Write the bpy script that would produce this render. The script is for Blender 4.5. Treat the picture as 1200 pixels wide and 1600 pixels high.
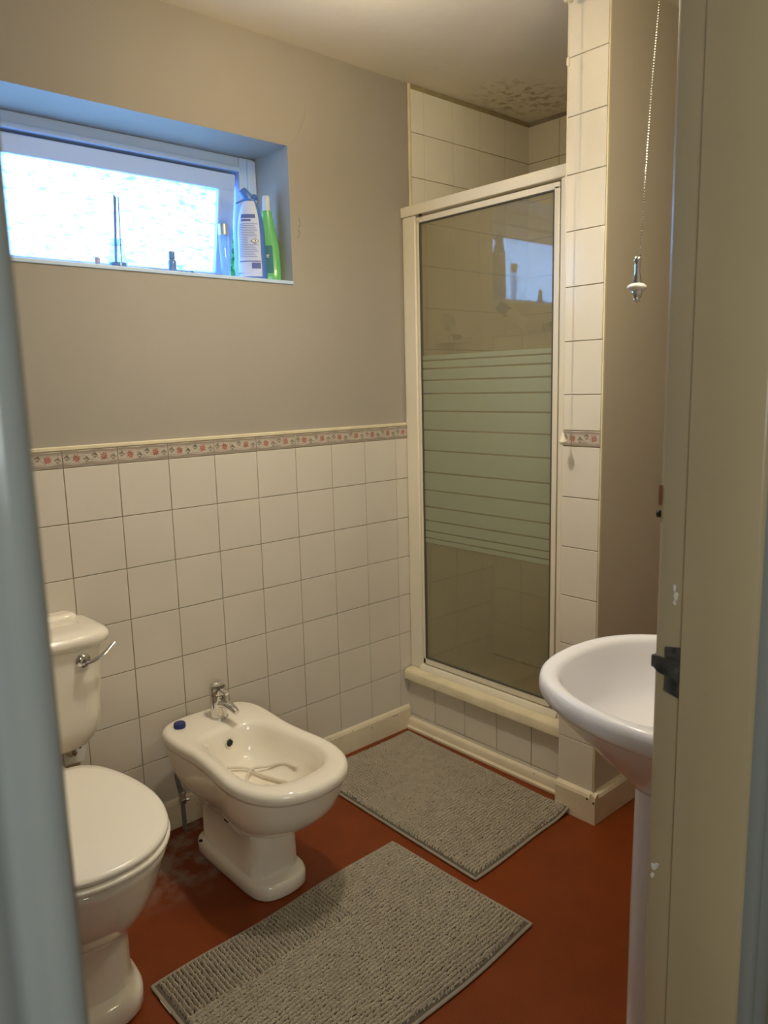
import bpy, bmesh, math, random
import numpy as np
from mathutils import Vector, Matrix

random.seed(7)
for o in list(bpy.data.objects):
    bpy.data.objects.remove(o)
scn = bpy.context.scene
COL = scn.collection
FZ = 1.15            # survey heights are taken from the tile line; floor is 0

# ------------------------------------------------------------------ camera
cd = bpy.data.cameras.new('camera')
cam = bpy.data.objects.new('camera', cd)
COL.objects.link(cam)
yaw, pit, rol = 0.8409713, -0.1648086, -0.0248594
f = Vector((math.cos(pit) * math.cos(yaw), math.cos(pit) * math.sin(yaw), math.sin(pit)))
r = Vector((math.sin(yaw), -math.cos(yaw), 0))
u = r.cross(f)
r2 = math.cos(rol) * r + math.sin(rol) * u
u2 = -math.sin(rol) * r + math.cos(rol) * u
m = Matrix((r2, u2, -f)).transposed().to_4x4()
m.translation = Vector((-1.93613, -2.09683, 0.19869 + FZ))
cam.matrix_world = m
cd.sensor_fit = 'VERTICAL'
cd.sensor_height = 36
cd.lens = 36 * 1190.8 / 1600
cd.clip_start = 0.02
cd.dof.use_dof = True
cd.dof.focus_distance = 2.1
cd.dof.aperture_fstop = 9.0
scn.camera = cam

# ------------------------------------------------------------------ world, lamps, exposure
scn.view_settings.view_transform = 'Standard'
scn.view_settings.look = 'None'
scn.view_settings.gamma = 1.0
scn.view_settings.exposure = -0.26
scn.view_settings.use_curve_mapping = False
w = bpy.data.worlds.new('world')
scn.world = w
w.use_nodes = True
bg = w.node_tree.nodes['Background']
bg.inputs[0].default_value = (0.21, 0.44, 1.0, 1)
bg.inputs[1].default_value = 14.5


def light(name, kind, loc, energy, color, rot=(0, 0, 0), **kw):
    d = bpy.data.lights.new(name, kind)
    d.energy = energy
    d.color = color
    for k, v in kw.items():
        setattr(d, k, v)
    o = bpy.data.objects.new(name, d)
    o.location = loc
    o.rotation_euler = rot
    COL.objects.link(o)
    return o


LAMP = (-0.62, -0.62, 2.25)
light('ceiling_bulb_light', 'POINT', LAMP, 6.7, (1.0, 0.79, 0.48), shadow_soft_size=0.045)
light('ceiling_spot_down', 'SPOT', (-0.80, -0.80, 2.30), 50.0, (1.0, 0.92, 0.80), rot=(0, 0, 0),
      spot_size=math.radians(150), spot_blend=1.0, shadow_soft_size=0.05)
light('ceiling_spot_side', 'SPOT', (-0.62, -0.70, 2.28), 1.2, (1.0, 0.86, 0.55),
      rot=(math.radians(52), 0, math.radians(-97)), spot_size=math.radians(95), spot_blend=1.0, shadow_soft_size=0.05)
# unseen fill light added above the basin to brighten the dim walls
light('basin_fill_light', 'AREA', (-0.60, -1.60, 1.95), 5.9, (1.0, 0.87, 0.57),
      rot=(math.radians(75), 0, 0), size=0.45, shape='RECTANGLE', size_y=0.06)
# daylight of the hall behind the camera
light('hall_daylight', 'AREA', (-2.35, -3.0, 1.5), 13.0, (0.94, 1.0, 0.97),
      rot=(math.radians(90), 0, math.radians(-20)), size=0.7, shape='SQUARE')
# portal that only guides the sky light in through the bathroom window
p_ = light('window_portal', 'AREA', (-1.02, 0.30, 1.9), 1.0, (1, 1, 1),
           rot=(math.radians(-90), 0, 0), size=1.2, shape='RECTANGLE', size_y=0.44)
p_.data.cycles.is_portal = True


# ------------------------------------------------------------------ materials
def mat(name, color, rough=0.5, metal=0.0, bump=0.0, bscale=30.0, var=0.0, vscale=4.0,
        coat=0.0, spec=0.5, detail=3.0, color2=None, cscale=None, trans=0.0, ior=1.45):
    m = bpy.data.materials.new(name)
    m.use_nodes = True
    nt = m.node_tree
    b = nt.nodes['Principled BSDF']
    b.inputs['Base Color'].default_value = (*color, 1)
    b.inputs['Roughness'].default_value = rough
    b.inputs['Metallic'].default_value = metal
    b.inputs['Coat Weight'].default_value = coat
    b.inputs['Coat Roughness'].default_value = 0.04
    b.inputs['Specular IOR Level'].default_value = spec
    b.inputs['Transmission Weight'].default_value = trans
    b.inputs['IOR'].default_value = ior
    tc = nt.nodes.new('ShaderNodeTexCoord')
    if var or color2:
        n = nt.nodes.new('ShaderNodeTexNoise')
        n.inputs['Scale'].default_value = cscale or vscale
        n.inputs['Detail'].default_value = 4
        nt.links.new(tc.outputs['Object'], n.inputs['Vector'])
        cr = nt.nodes.new('ShaderNodeValToRGB')
        cr.color_ramp.elements[0].position = 0.35
        cr.color_ramp.elements[1].position = 0.65
        c2 = color2 or tuple(max(0, c * (1 - var)) for c in color)
        cr.color_ramp.elements[0].color = (*c2, 1)
        cr.color_ramp.elements[1].color = (*color, 1)
        nt.links.new(n.outputs['Fac'], cr.inputs['Fac'])
        nt.links.new(cr.outputs['Color'], b.inputs['Base Color'])
    if bump:
        n = nt.nodes.new('ShaderNodeTexNoise')
        n.inputs['Scale'].default_value = bscale
        n.inputs['Detail'].default_value = detail
        nt.links.new(tc.outputs['Object'], n.inputs['Vector'])
        bp = nt.nodes.new('ShaderNodeBump')
        bp.inputs['Strength'].default_value = bump
        bp.inputs['Distance'].default_value = 0.01
        nt.links.new(n.outputs['Fac'], bp.inputs['Height'])
        nt.links.new(bp.outputs['Normal'], b.inputs['Normal'])
    return m


def fleck(m, color, scale, lo, hi, centre=None, radius=None, squash=(1, 1, 1)):
    """adds stains of their own shape (noise above a threshold, optionally inside a round area)"""
    nt = m.node_tree
    b = nt.nodes['Principled BSDF']
    tc = nt.nodes.new('ShaderNodeTexCoord')
    n = nt.nodes.new('ShaderNodeTexNoise')
    n.inputs['Scale'].default_value = scale
    n.inputs['Detail'].default_value = 6
    nt.links.new(tc.outputs['Object'], n.inputs['Vector'])
    mr = nt.nodes.new('ShaderNodeMapRange')
    mr.inputs['From Min'].default_value = lo
    mr.inputs['From Max'].default_value = hi
    nt.links.new(n.outputs['Fac'], mr.inputs['Value'])
    fac = mr.outputs['Result']
    if centre:
        v = nt.nodes.new('ShaderNodeVectorMath')
        v.operation = 'SUBTRACT'
        nt.links.new(tc.outputs['Object'], v.inputs[0])
        v.inputs[1].default_value = centre
        v2 = nt.nodes.new('ShaderNodeVectorMath')
        v2.operation = 'MULTIPLY'
        v2.inputs[1].default_value = squash
        nt.links.new(v.outputs[0], v2.inputs[0])
        ln = nt.nodes.new('ShaderNodeVectorMath')
        ln.operation = 'LENGTH'
        nt.links.new(v2.outputs[0], ln.inputs[0])
        m2 = nt.nodes.new('ShaderNodeMapRange')
        m2.inputs['From Min'].default_value = radius
        m2.inputs['From Max'].default_value = radius * 0.4
        nt.links.new(ln.outputs['Value'], m2.inputs['Value'])
        mu = nt.nodes.new('ShaderNodeMath')
        mu.operation = 'MULTIPLY'
        nt.links.new(fac, mu.inputs[0])
        nt.links.new(m2.outputs['Result'], mu.inputs[1])
        fac = mu.outputs[0]
    mx = nt.nodes.new('ShaderNodeMixRGB')
    mx.inputs['Color2'].default_value = (*color, 1)
    inp = b.inputs['Base Color']
    if inp.links:
        nt.links.new(inp.links[0].from_socket, mx.inputs['Color1'])
    else:
        mx.inputs['Color1'].default_value = inp.default_value
    nt.links.new(fac, mx.inputs['Fac'])
    nt.links.new(mx.outputs['Color'], inp)
    return m


M = {}
M['wall'] = mat('cream_wall_paint', (0.39, 0.35, 0.29), 0.62, bump=0.25, bscale=9, var=0.05, vscale=2)
M['ceil'] = mat('ceiling_paint', (0.90, 0.83, 0.68), 0.85, bump=0.12, bscale=22, var=0.05)
fleck(M['ceil'], (0.56, 0.50, 0.36), 30, 0.50, 0.60, (0.56, -0.16, 2.405), 0.24, (0.9, 1.2, 1))
M['ceil_hall'] = M['ceil']
M['tile'] = mat('glazed_white_tile', (0.76, 0.70, 0.58), 0.16, bump=0.03, bscale=6, var=0.04, vscale=5)
M['dado'] = mat('glazed_dado_tile_dimmed', (0.70, 0.64, 0.54), 0.16, bump=0.03, bscale=6, var=0.04, vscale=5)  # same tile as the pillar, weaker light darkened into the colour
M['shower_tile'] = mat('glazed_shower_tile', (0.90, 0.84, 0.69), 0.22, bump=0.03, bscale=6, var=0.05, vscale=5)
M['grout'] = mat('tile_grout', (0.41, 0.34, 0.25), 0.9, var=0.25, vscale=12)
M['taupe'] = mat('taupe_wall_paint', (0.66, 0.58, 0.46), 0.7, bump=0.2, bscale=12, var=0.05, vscale=2)
M['floor'] = mat('terracotta_lino', (0.21, 0.040, 0.005), 0.42, bump=0.12, bscale=180, var=0.14, vscale=9, spec=0.35)
fleck(M['floor'], (0.30, 0.20, 0.15), 16, 0.42, 0.62, (-1.02, -0.12, 0), 0.34, (0.75, 1.3, 1))
M['hallfloor'] = mat('hall_floor', (0.25, 0.2, 0.16), 0.7, bump=0.2, bscale=80)
M['skirt'] = mat('cream_gloss_skirting', (0.80, 0.70, 0.50), 0.35, bump=0.15, bscale=14, var=0.1, vscale=10)
fleck(M['skirt'], (0.30, 0.22, 0.13), 48, 0.69, 0.76)
M['trim'] = mat('cream_sealant_trim', (0.78, 0.69, 0.47), 0.5, bump=0.2, bscale=25, var=0.1, vscale=14)
M['frame'] = mat('white_enamel_frame', (0.90, 0.83, 0.66), 0.28, var=0.04)
M['jamb'] = mat('old_cream_gloss_paint', (0.52, 0.425, 0.265), 0.26, bump=0.22, bscale=10, var=0.06, vscale=5)
M['archi'] = mat('grey_white_gloss_paint', (0.29, 0.315, 0.31), 0.14, bump=0.3, bscale=8, var=0.05)
M['upvc'] = mat('white_upvc_with_blue_glare', (0.56, 0.70, 0.90), 0.35)  # white frame, blue window glare mixed into its colour
M['ceramic'] = mat('white_ceramic', (0.93, 0.86, 0.72), 0.10, coat=0.6)
M['basin'] = mat('bright_white_ceramic', (0.88, 0.86, 0.87), 0.12, coat=0.1, spec=0.35)
M['seat'] = mat('white_plastic_seat', (0.96, 0.90, 0.78), 0.2, coat=0.3)
M['chrome'] = mat('chrome', (0.72, 0.71, 0.69), 0.12, metal=1)
M['brushed'] = mat('brushed_nickel', (0.62, 0.6, 0.55), 0.25, metal=1)
M['hose'] = mat('grey_braided_hose', (0.3, 0.29, 0.27), 0.4, metal=0.6, bump=0.6, bscale=300)
M['dark'] = mat('dark_recess', (0.02, 0.018, 0.015), 0.6)
M['blackmetal'] = mat('worn_black_metal', (0.035, 0.037, 0.035), 0.42, metal=0.3, bump=0.6, bscale=60, color2=(0.12, 0.12, 0.11), cscale=45)
M['wood'] = mat('bare_brown_wood', (0.22, 0.08, 0.03), 0.7, bump=0.4, bscale=50)
M['chip'] = mat('white_paint_chip', (0.8, 0.78, 0.72), 0.5, bump=0.5, bscale=60)
M['navy'] = mat('navy_plastic', (0.02, 0.03, 0.16), 0.35)
M['rubber'] = mat('cream_rubber_tube', (0.76, 0.70, 0.58), 0.4)
M['rug'] = mat('grey_chenille', (0.52, 0.455, 0.345), 0.9, bump=0.6, bscale=260, color2=(0.45, 0.39, 0.295), cscale=40, spec=0.2)
M['rugbase'] = mat('rug_backing_and_groove_shade', (0.16, 0.135, 0.10), 0.95, bump=0.5, bscale=300)
M['hem'] = mat('grey_rug_hem', (0.36, 0.31, 0.24), 0.9, bump=0.5, bscale=400)
M['label_white'] = mat('white_label', (0.78, 0.76, 0.7), 0.6)
M['blue_bottle'] = mat('blue_plastic', (0.08, 0.20, 0.56), 0.3, coat=0.2)
M['pale_label'] = mat('pale_lilac_label', (0.56, 0.62, 0.80), 0.45)
M['ink'] = mat('label_ink', (0.10, 0.14, 0.36), 0.6)
M['ink_black'] = mat('label_black_ink', (0.03, 0.03, 0.05), 0.6)
M['green_bottle'] = mat('green_washing_liquid', (0.15, 0.52, 0.17), 0.25, coat=0.3)
M['teal'] = mat('dark_teal_label', (0.03, 0.17, 0.20), 0.4)
M['silver'] = mat('silver_cap', (0.55, 0.6, 0.68), 0.35, metal=0.7)
M['reed'] = mat('reed_with_bloom', (0.24, 0.30, 0.46), 0.7)  # window bloom mixed in, paler and bluer than the reeds themselves
M['smoke'] = mat('dark_blue_glass', (0.14, 0.24, 0.42), 0.15, coat=0.4)
M['pinkcap'] = mat('dull_pink_plastic', (0.5, 0.42, 0.5), 0.5)
M['cord'] = mat('cream_cord', (0.78, 0.70, 0.54), 0.6)
M['porcelain'] = mat('white_porcelain', (0.8, 0.78, 0.74), 0.12, coat=0.5)
M['petal'] = mat('dusty_red_petal', (0.46, 0.17, 0.13), 0.3)
M['leafprint'] = mat('grey_brown_leaf_print', (0.29, 0.245, 0.19), 0.3)
M['border'] = mat('border_tile_glaze', (0.60, 0.53, 0.43), 0.22, var=0.1, vscale=40)
M['borderstrip'] = mat('border_tile_stripe', (0.35, 0.29, 0.235), 0.25)
M['acrylic'] = mat('clear_plastic_dish', (0.66, 0.64, 0.56), 0.2)
M['sponge'] = mat('brown_bath_puff', (0.36, 0.27, 0.18), 0.95, bump=1.0, bscale=90)
M['whitebottle'] = mat('white_bottle_plastic', (0.72, 0.68, 0.58), 0.4)
M['bluecap'] = mat('grey_blue_cap', (0.05, 0.10, 0.24), 0.4)
M['leafgreen'] = mat('green_leaves', (0.10, 0.42, 0.08), 0.5, color2=(0.03, 0.2, 0.06), cscale=14)
M['brick'] = mat('outdoor_wall', (0.5, 0.5, 0.48), 0.9)


def clear_glass(name, tint, gloss=0.12, rough=0.02, haze=0.0, hazecol=(0.5, 0.5, 0.4)):
    m = bpy.data.materials.new(name)
    m.use_nodes = True
    nt = m.node_tree
    nt.nodes.remove(nt.nodes['Principled BSDF'])
    out = nt.nodes['Material Output']
    t = nt.nodes.new('ShaderNodeBsdfTransparent')
    t.inputs[0].default_value = (*tint, 1)
    g = nt.nodes.new('ShaderNodeBsdfGlossy')
    g.inputs['Roughness'].default_value = rough
    fr = nt.nodes.new('ShaderNodeLayerWeight')      # same on both faces of the pane
    fr.inputs['Blend'].default_value = 0.5
    pw = nt.nodes.new('ShaderNodeMath')
    pw.operation = 'POWER'
    pw.inputs[1].default_value = 5.0
    nt.links.new(fr.outputs['Facing'], pw.inputs[0])
    mm = nt.nodes.new('ShaderNodeMath')
    mm.operation = 'MULTIPLY_ADD'
    mm.inputs[1].default_value = 0.9
    mm.inputs[2].default_value = gloss
    nt.links.new(pw.outputs[0], mm.inputs[0])
    d = nt.nodes.new('ShaderNodeBsdfDiffuse')
    d.inputs[0].default_value = (*hazecol, 1)
    tl = nt.nodes.new('ShaderNodeBsdfTranslucent')
    tl.inputs[0].default_value = (*hazecol, 1)
    m0 = nt.nodes.new('ShaderNodeMixShader')
    m0.inputs[0].default_value = 0.5
    nt.links.new(d.outputs[0], m0.inputs[1])
    nt.links.new(tl.outputs[0], m0.inputs[2])
    m1 = nt.nodes.new('ShaderNodeMixShader')
    m1.inputs[0].default_value = haze
    nt.links.new(t.outputs[0], m1.inputs[1])
    nt.links.new(m0.outputs[0], m1.inputs[2])
    m2 = nt.nodes.new('ShaderNodeMixShader')
    nt.links.new(mm.outputs[0], m2.inputs[0])
    nt.links.new(m1.outputs[0], m2.inputs[1])
    nt.links.new(g.outputs[0], m2.inputs[2])
    nt.links.new(m2.outputs[0], out.inputs['Surface'])
    return m


M['shower_glass'] = clear_glass('tinted_shower_glass', (0.84, 0.83, 0.77), gloss=0.07, haze=0.27, hazecol=(0.80, 0.74, 0.52))
M['frost'] = clear_glass('frosted_green_print', (0.75, 0.78, 0.66), gloss=0.0, rough=0.3, haze=0.62, hazecol=(0.72, 0.76, 0.60))
M['bottle_glass'] = clear_glass('clear_bottle_glass', (0.80, 0.92, 0.98), gloss=0.03, rough=0.03, haze=0.22, hazecol=(0.7, 0.8, 0.9))


def obscure_glass():
    m = bpy.data.materials.new('pebbled_obscure_glass')
    m.use_nodes = True
    nt = m.node_tree
    nt.nodes.remove(nt.nodes['Principled BSDF'])
    out = nt.nodes['Material Output']
    tc = nt.nodes.new('ShaderNodeTexCoord')
    mp = nt.nodes.new('ShaderNodeMapping')
    mp.inputs['Scale'].default_value = (62, 1, 230)
    nt.links.new(tc.outputs['Object'], mp.inputs['Vector'])
    n = nt.nodes.new('ShaderNodeTexNoise')
    n.inputs['Scale'].default_value = 1.0
    n.inputs['Detail'].default_value = 3
    n.inputs['Distortion'].default_value = 0.6
    nt.links.new(mp.outputs[0], n.inputs['Vector'])
    mp2 = nt.nodes.new('ShaderNodeMapping')
    mp2.inputs['Scale'].default_value = (24, 1, 70)
    nt.links.new(tc.outputs['Object'], mp2.inputs['Vector'])
    n2 = nt.nodes.new('ShaderNodeTexNoise')
    n2.inputs['Scale'].default_value = 1.0
    n2.inputs['Detail'].default_value = 2
    nt.links.new(mp2.outputs[0], n2.inputs['Vector'])
    ad = nt.nodes.new('ShaderNodeMath')
    ad.operation = 'ADD'
    nt.links.new(n.outputs['Fac'], ad.inputs[0])
    nt.links.new(n2.outputs['Fac'], ad.inputs[1])
    cr = nt.nodes.new('ShaderNodeValToRGB')
    e = cr.color_ramp.elements
    e[0].position = 0.40
    e[0].color = (0.50, 0.80, 0.68, 1)
    e[1].position = 0.50
    e[1].color = (1, 1, 0.96, 1)
    k = e.new(0.455)
    k.color = (0.84, 0.97, 0.90, 1)
    mh = nt.nodes.new('ShaderNodeMath')
    mh.operation = 'MULTIPLY'
    mh.inputs[1].default_value = 0.5
    nt.links.new(ad.outputs[0], mh.inputs[0])
    nt.links.new(mh.outputs[0], cr.inputs['Fac'])
    t = nt.nodes.new('ShaderNodeBsdfTransparent')
    nt.links.new(cr.outputs['Color'], t.inputs[0])
    tl = nt.nodes.new('ShaderNodeBsdfTranslucent')
    nt.links.new(cr.outputs['Color'], tl.inputs[0])
    mx = nt.nodes.new('ShaderNodeMixShader')
    mx.inputs[0].default_value = 0.6
    nt.links.new(t.outputs[0], mx.inputs[1])
    nt.links.new(tl.outputs[0], mx.inputs[2])
    g = nt.nodes.new('ShaderNodeBsdfGlossy')
    g.inputs['Roughness'].default_value = 0.15
    m2 = nt.nodes.new('ShaderNodeMixShader')
    m2.inputs[0].default_value = 0.05
    nt.links.new(mx.outputs[0], m2.inputs[1])
    nt.links.new(g.outputs[0], m2.inputs[2])
    nt.links.new(m2.outputs[0], out.inputs['Surface'])
    return m


M['obscure'] = obscure_glass()


# ------------------------------------------------------------------ mesh helpers
def BM():
    return bmesh.new()


def box(bm, lo, hi, bevel=0.0, seg=2, mi=0):
    """axis-aligned box, survey coordinates (metres above the floor in z)"""
    lo = Vector(lo); hi = Vector(hi)
    c = (lo + hi) / 2; s = hi - lo
    g = bmesh.ops.create_cube(bm, size=1.0, matrix=Matrix.Translation(c) @ Matrix.Diagonal((s.x, s.y, s.z, 1)))
    vs = g['verts']
    fs = set()
    for v in vs:
        fs.update(v.link_faces)
    for fc in fs:
        fc.material_index = mi
    if bevel:
        es = set()
        for v in vs:
            es.update(v.link_edges)
        res = bmesh.ops.bevel(bm, geom=list(es), offset=bevel, segments=seg, profile=0.5, affect='EDGES', material=mi)
        bf = set(res['faces'])
        for fc in bf:
            for e in fc.edges:
                if any(g not in bf for g in e.link_faces):
                    e.smooth = False


def loft(bm, rings, cap0=True, cap1=True, closed=True, mi=0):
    R = [[bm.verts.new(p) for p in ring] for ring in rings]
    n = len(R[0])
    for a, b in zip(R, R[1:]):
        for i in range(n if closed else n - 1):
            j = (i + 1) % n
            fc = bm.faces.new((a[i], a[j], b[j], b[i]))
            fc.material_index = mi
    if cap0:
        bm.faces.new(R[0][::-1]).material_index = mi
    if cap1:
        bm.faces.new(R[-1]).material_index = mi
    return R


def circ(c, rad, n=24, axis='z', rx=None):
    c = Vector(c); out = []
    for i in range(n):
        t = 2 * math.pi * i / n
        a, b = rad * math.cos(t), (rx or rad) * math.sin(t)
        if axis == 'z': out.append(c + Vector((a, b, 0)))
        elif axis == 'y': out.append(c + Vector((a, 0, b)))
        else: out.append(c + Vector((0, a, b)))
    return out


def lathe(bm, c, prof, n=28, axis='z', sx=1.0, mi=0):
    """prof: list of (radius, offset along the axis)"""
    c = Vector(c); rings = []
    ax = {'x': Vector((1, 0, 0)), 'y': Vector((0, 1, 0)), 'z': Vector((0, 0, 1))}[axis]
    for rad, h in prof:
        rings.append(circ(c + ax * h, max(rad, 1e-4), n, axis, rx=max(rad, 1e-4) * sx))
    loft(bm, rings, mi=mi)


def spline(pts, n):
    """Catmull-Rom resampling of an open polyline"""
    P = [Vector(p) for p in pts]
    P = [P[0] * 2 - P[1]] + P + [P[-1] * 2 - P[-2]]
    seg = len(P) - 3; out = []
    for k in range(n):
        s = k / (n - 1) * seg
        i = min(int(s), seg - 1); t = s - i
        a, b, c, d = P[i:i + 4]
        out.append(0.5 * ((2 * b) + (c - a) * t + (2 * a - 5 * b + 4 * c - d) * t * t + (3 * b - a - 3 * c + d) * t ** 3))
    return out


def tube(bm, pts, rad, n=10, smooth=0, mi=0, radii=None, flat=1.0):
    P = spline(pts, smooth) if smooth else [Vector(p) for p in pts]
    rings = []
    up = Vector((0, 0, 1)); prev = None
    for i, p in enumerate(P):
        t = (P[min(i + 1, len(P) - 1)] - P[max(i - 1, 0)]).normalized()
        a = t.cross(up)
        if a.length < 0.15:
            a = t.cross(Vector((0, 1, 0)))
        a.normalize()
        if prev and a.dot(prev) < 0:
            a = -a
        prev = a
        b = t.cross(a).normalized()
        rr = rad if radii is None else radii[0] + (radii[1] - radii[0]) * i / (len(P) - 1)
        rings.append([p + a * rr * math.cos(2 * math.pi * k / n) + b * rr * flat * math.sin(2 * math.pi * k / n) for k in range(n)])
    loft(bm, rings, mi=mi)


def ball(bm, c, rad, sc=(1, 1, 1), u_=16, v_=10, mi=0):
    g = bmesh.ops.create_uvsphere(bm, u_segments=u_, v_segments=v_, radius=rad,
                                  matrix=Matrix.Translation(Vector(c)) @ Matrix.Diagonal((*sc, 1)))
    for v in g['verts']:
        for fc in v.link_faces:
            fc.material_index = mi


def prism(bm, poly, axis, a, b, mi=0):
    """2-D polygon extruded along an axis from a to b"""
    def P(q, h):
        return {'x': Vector((h, q[0], q[1])), 'y': Vector((q[0], h, q[1])), 'z': Vector((q[0], q[1], h))}[axis]
    loft(bm, [[P(q, a) for q in poly], [P(q, b) for q in poly]], mi=mi)


def finish(name, bm, mats, parent=None, loc=None, sharp=38, smooth=True):
    bmesh.ops.recalc_face_normals(bm, faces=bm.faces)
    for fc in bm.faces:
        fc.smooth = smooth
    for e in bm.edges:
        if len(e.link_faces) == 2 and e.calc_face_angle(0) > math.radians(sharp):
            e.smooth = False
    origin = Vector((0, 0, 0))
    if parent is not None:
        origin = WORLDLOC[parent.name]
    elif loc is not None:
        origin = Vector(loc)
    if origin.length:
        bmesh.ops.translate(bm, verts=bm.verts, vec=-origin)
    me = bpy.data.meshes.new(name)
    bm.to_mesh(me); bm.free()
    if not isinstance(mats, (list, tuple)):
        mats = [mats]
    for k in mats:
        me.materials.append(M[k] if isinstance(k, str) else k)
    o = bpy.data.objects.new(name, me)
    COL.objects.link(o)
    if parent is not None:
        o.parent = parent
    else:
        o.location = origin
    WORLDLOC[o.name] = origin
    return o


WORLDLOC = {}


def thing(name, label, cat, loc, group=None):
    o = bpy.data.objects.new(name, None)
    o.empty_display_size = 0.05
    COL.objects.link(o)
    o.location = loc
    WORLDLOC[o.name] = Vector(loc)
    return tag(o, label, cat, group)


def tag(o, label, cat, group=None, kind=None):
    o['label'] = label
    o['category'] = cat
    if group: o['group'] = group
    if kind: o['kind'] = kind
    return o


def struct(name, bm, mats, **kw):
    o = finish(name, bm, mats, **kw)
    o['kind'] = 'structure'
    return o


def structempty(name, loc=(0, 0, 0)):
    o = bpy.data.objects.new(name, None)
    COL.objects.link(o); o.location = loc
    WORLDLOC[o.name] = Vector(loc)
    o['kind'] = 'structure'
    return o


CZ = 1.255 + FZ      # ceiling height 2.405
PX = -0.028          # tiled face of the pillar
PITCH = 0.1519

# ------------------------------------------------------------------ floor and ceiling
b = BM(); box(b, (-2.75, -1.76, -0.10), (0.95, 0.30, 0.0)); struct('floor', b, 'floor')
b = BM(); box(b, (-2.75, -3.4, -0.10), (0.95, -1.76, -0.001)); struct('floor_hall', b, 'hallfloor')
b = BM(); box(b, (-2.75, -3.4, CZ), (0.95, 0.30, CZ + 0.1)); struct('ceiling', b, 'ceil')

# ------------------------------------------------------------------ back wall with the deep window opening
WX0, WX1 = -1.62, -0.432
WZ0, WZ1 = 0.538 + FZ, 0.952 + FZ
b = BM()
box(b, (-2.75, 0, 0), (WX0, 0.26, CZ))
box(b, (WX1, 0, 0), (0.95, 0.26, CZ))
box(b, (WX0, 0, 0), (WX1, 0.26, WZ0))
box(b, (WX0, 0, WZ1), (WX1, 0.26, CZ))
wb = struct('wall_back', b, 'wall')

# window sill board, thin front nosing
b = BM()
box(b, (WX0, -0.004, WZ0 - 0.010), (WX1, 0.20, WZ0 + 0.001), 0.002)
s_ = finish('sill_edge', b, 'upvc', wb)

# hairline crack and chips in the paint of the back wall
b = BM()
tube(b, [(-0.426, -0.0005, 0.953 + FZ), (-0.405, -0.0005, 0.975 + FZ), (-0.381, -0.0005, 1.005 + FZ), (-0.366, -0.0005, 1.035 + FZ),
         (-0.359, -0.0005, 1.057 + FZ), (-0.352, -0.0005, 1.087 + FZ)], 0.0008, 6, smooth=24)
finish('plaster_crack', b, 'wall', wb)
b = BM()
tube(b, [(-0.398, -0.0005, 0.742 + FZ), (-0.394, -0.001, 0.722 + FZ), (-0.401, -0.001, 0.712 + FZ)], 0.0022, 6, smooth=10)
tube(b, [(-0.403, -0.0005, 0.706 + FZ), (-0.397, -0.001, 0.692 + FZ), (-0.405, -0.001, 0.676 + FZ)], 0.0022, 6, smooth=10)
ball(b, (-0.376, 0, 0.145 + FZ), 0.003, (1, 0.5, 1), 8, 6)
finish('plaster_chip', b, 'wall', wb)

# tiled dado: every tile a raised, bevelled plate on a grout bed
def tiles_y(bm, xs, zs, y, th=0.006, gap=0.0011):
    for x0, x1 in xs:
        for z0, z1 in zs:
            if x1 - x0 > 0.006 and z1 - z0 > 0.006:
                box(bm, (x0 + gap, y - th, z0 + gap), (x1 - gap, y + 0.002, z1 - gap), 0.0012, 2)


def tiles_x(bm, ys, zs, x, th=0.006, gap=0.0011):
    for y0, y1 in ys:
        for z0, z1 in zs:
            if y1 - y0 > 0.006 and z1 - z0 > 0.006:
                box(bm, (x - th, y0 + gap, z0 + gap), (x + 0.002, y1 - gap, z1 - gap), 0.0012, 2)


FX = 0.072           # where the dado meets the shower frame
Z0 = FZ              # bottom of the border strip
cols = [(-PITCH * 1.0007 * (i + 1), -PITCH * 1.0007 * i) for i in range(0, 13)] + [(0.0, FX)]
rows_ = [(Z0 - PITCH * (j + 1), Z0 - PITCH * j) for j in range(7)]
b = BM(); box(b, (-1.99, -0.0045, 0.0), (FX, 0.001, Z0 + 0.052))
finish('grout_bed', b, 'grout', wb)
b = BM(); tiles_y(b, cols, rows_, -0.001)
finish('dado_tiles', b, 'dado', wb)


# flowered border strip
def petal_flower(bm, put, cx, cz, R, mi, n=8, rot=0.0):
    for k in range(n):
        a = rot + 2 * math.pi * k / n
        ux, uz = math.cos(a), math.sin(a)
        px, pz = -uz, ux
        L = R * (1.0 if k % 2 == 0 else 0.86)
        q = [(0.26, 0.07), (0.45, 0.17), (0.72, 0.13), (1.0, 0.0), (0.72, -0.13), (0.45, -0.17), (0.26, -0.07)]
        vs = [put(cx + ux * L * s + px * R * t, cz + uz * L * s + pz * R * t) for s, t in q]
        fc = bm.faces.new([bm.verts.new(v) for v in vs]); fc.material_index = mi


def ell(bm, put, cx, cz, a, b_, rot, mi, n=10):
    vs = []
    for k in range(n):
        t = 2 * math.pi * k / n
        x, z = a * math.cos(t), b_ * math.sin(t)
        vs.append(put(cx + x * math.cos(rot) - z * math.sin(rot), cz + x * math.sin(rot) + z * math.cos(rot)))
    fc = bm.faces.new([bm.verts.new(v) for v in vs]); fc.material_index = mi


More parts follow.
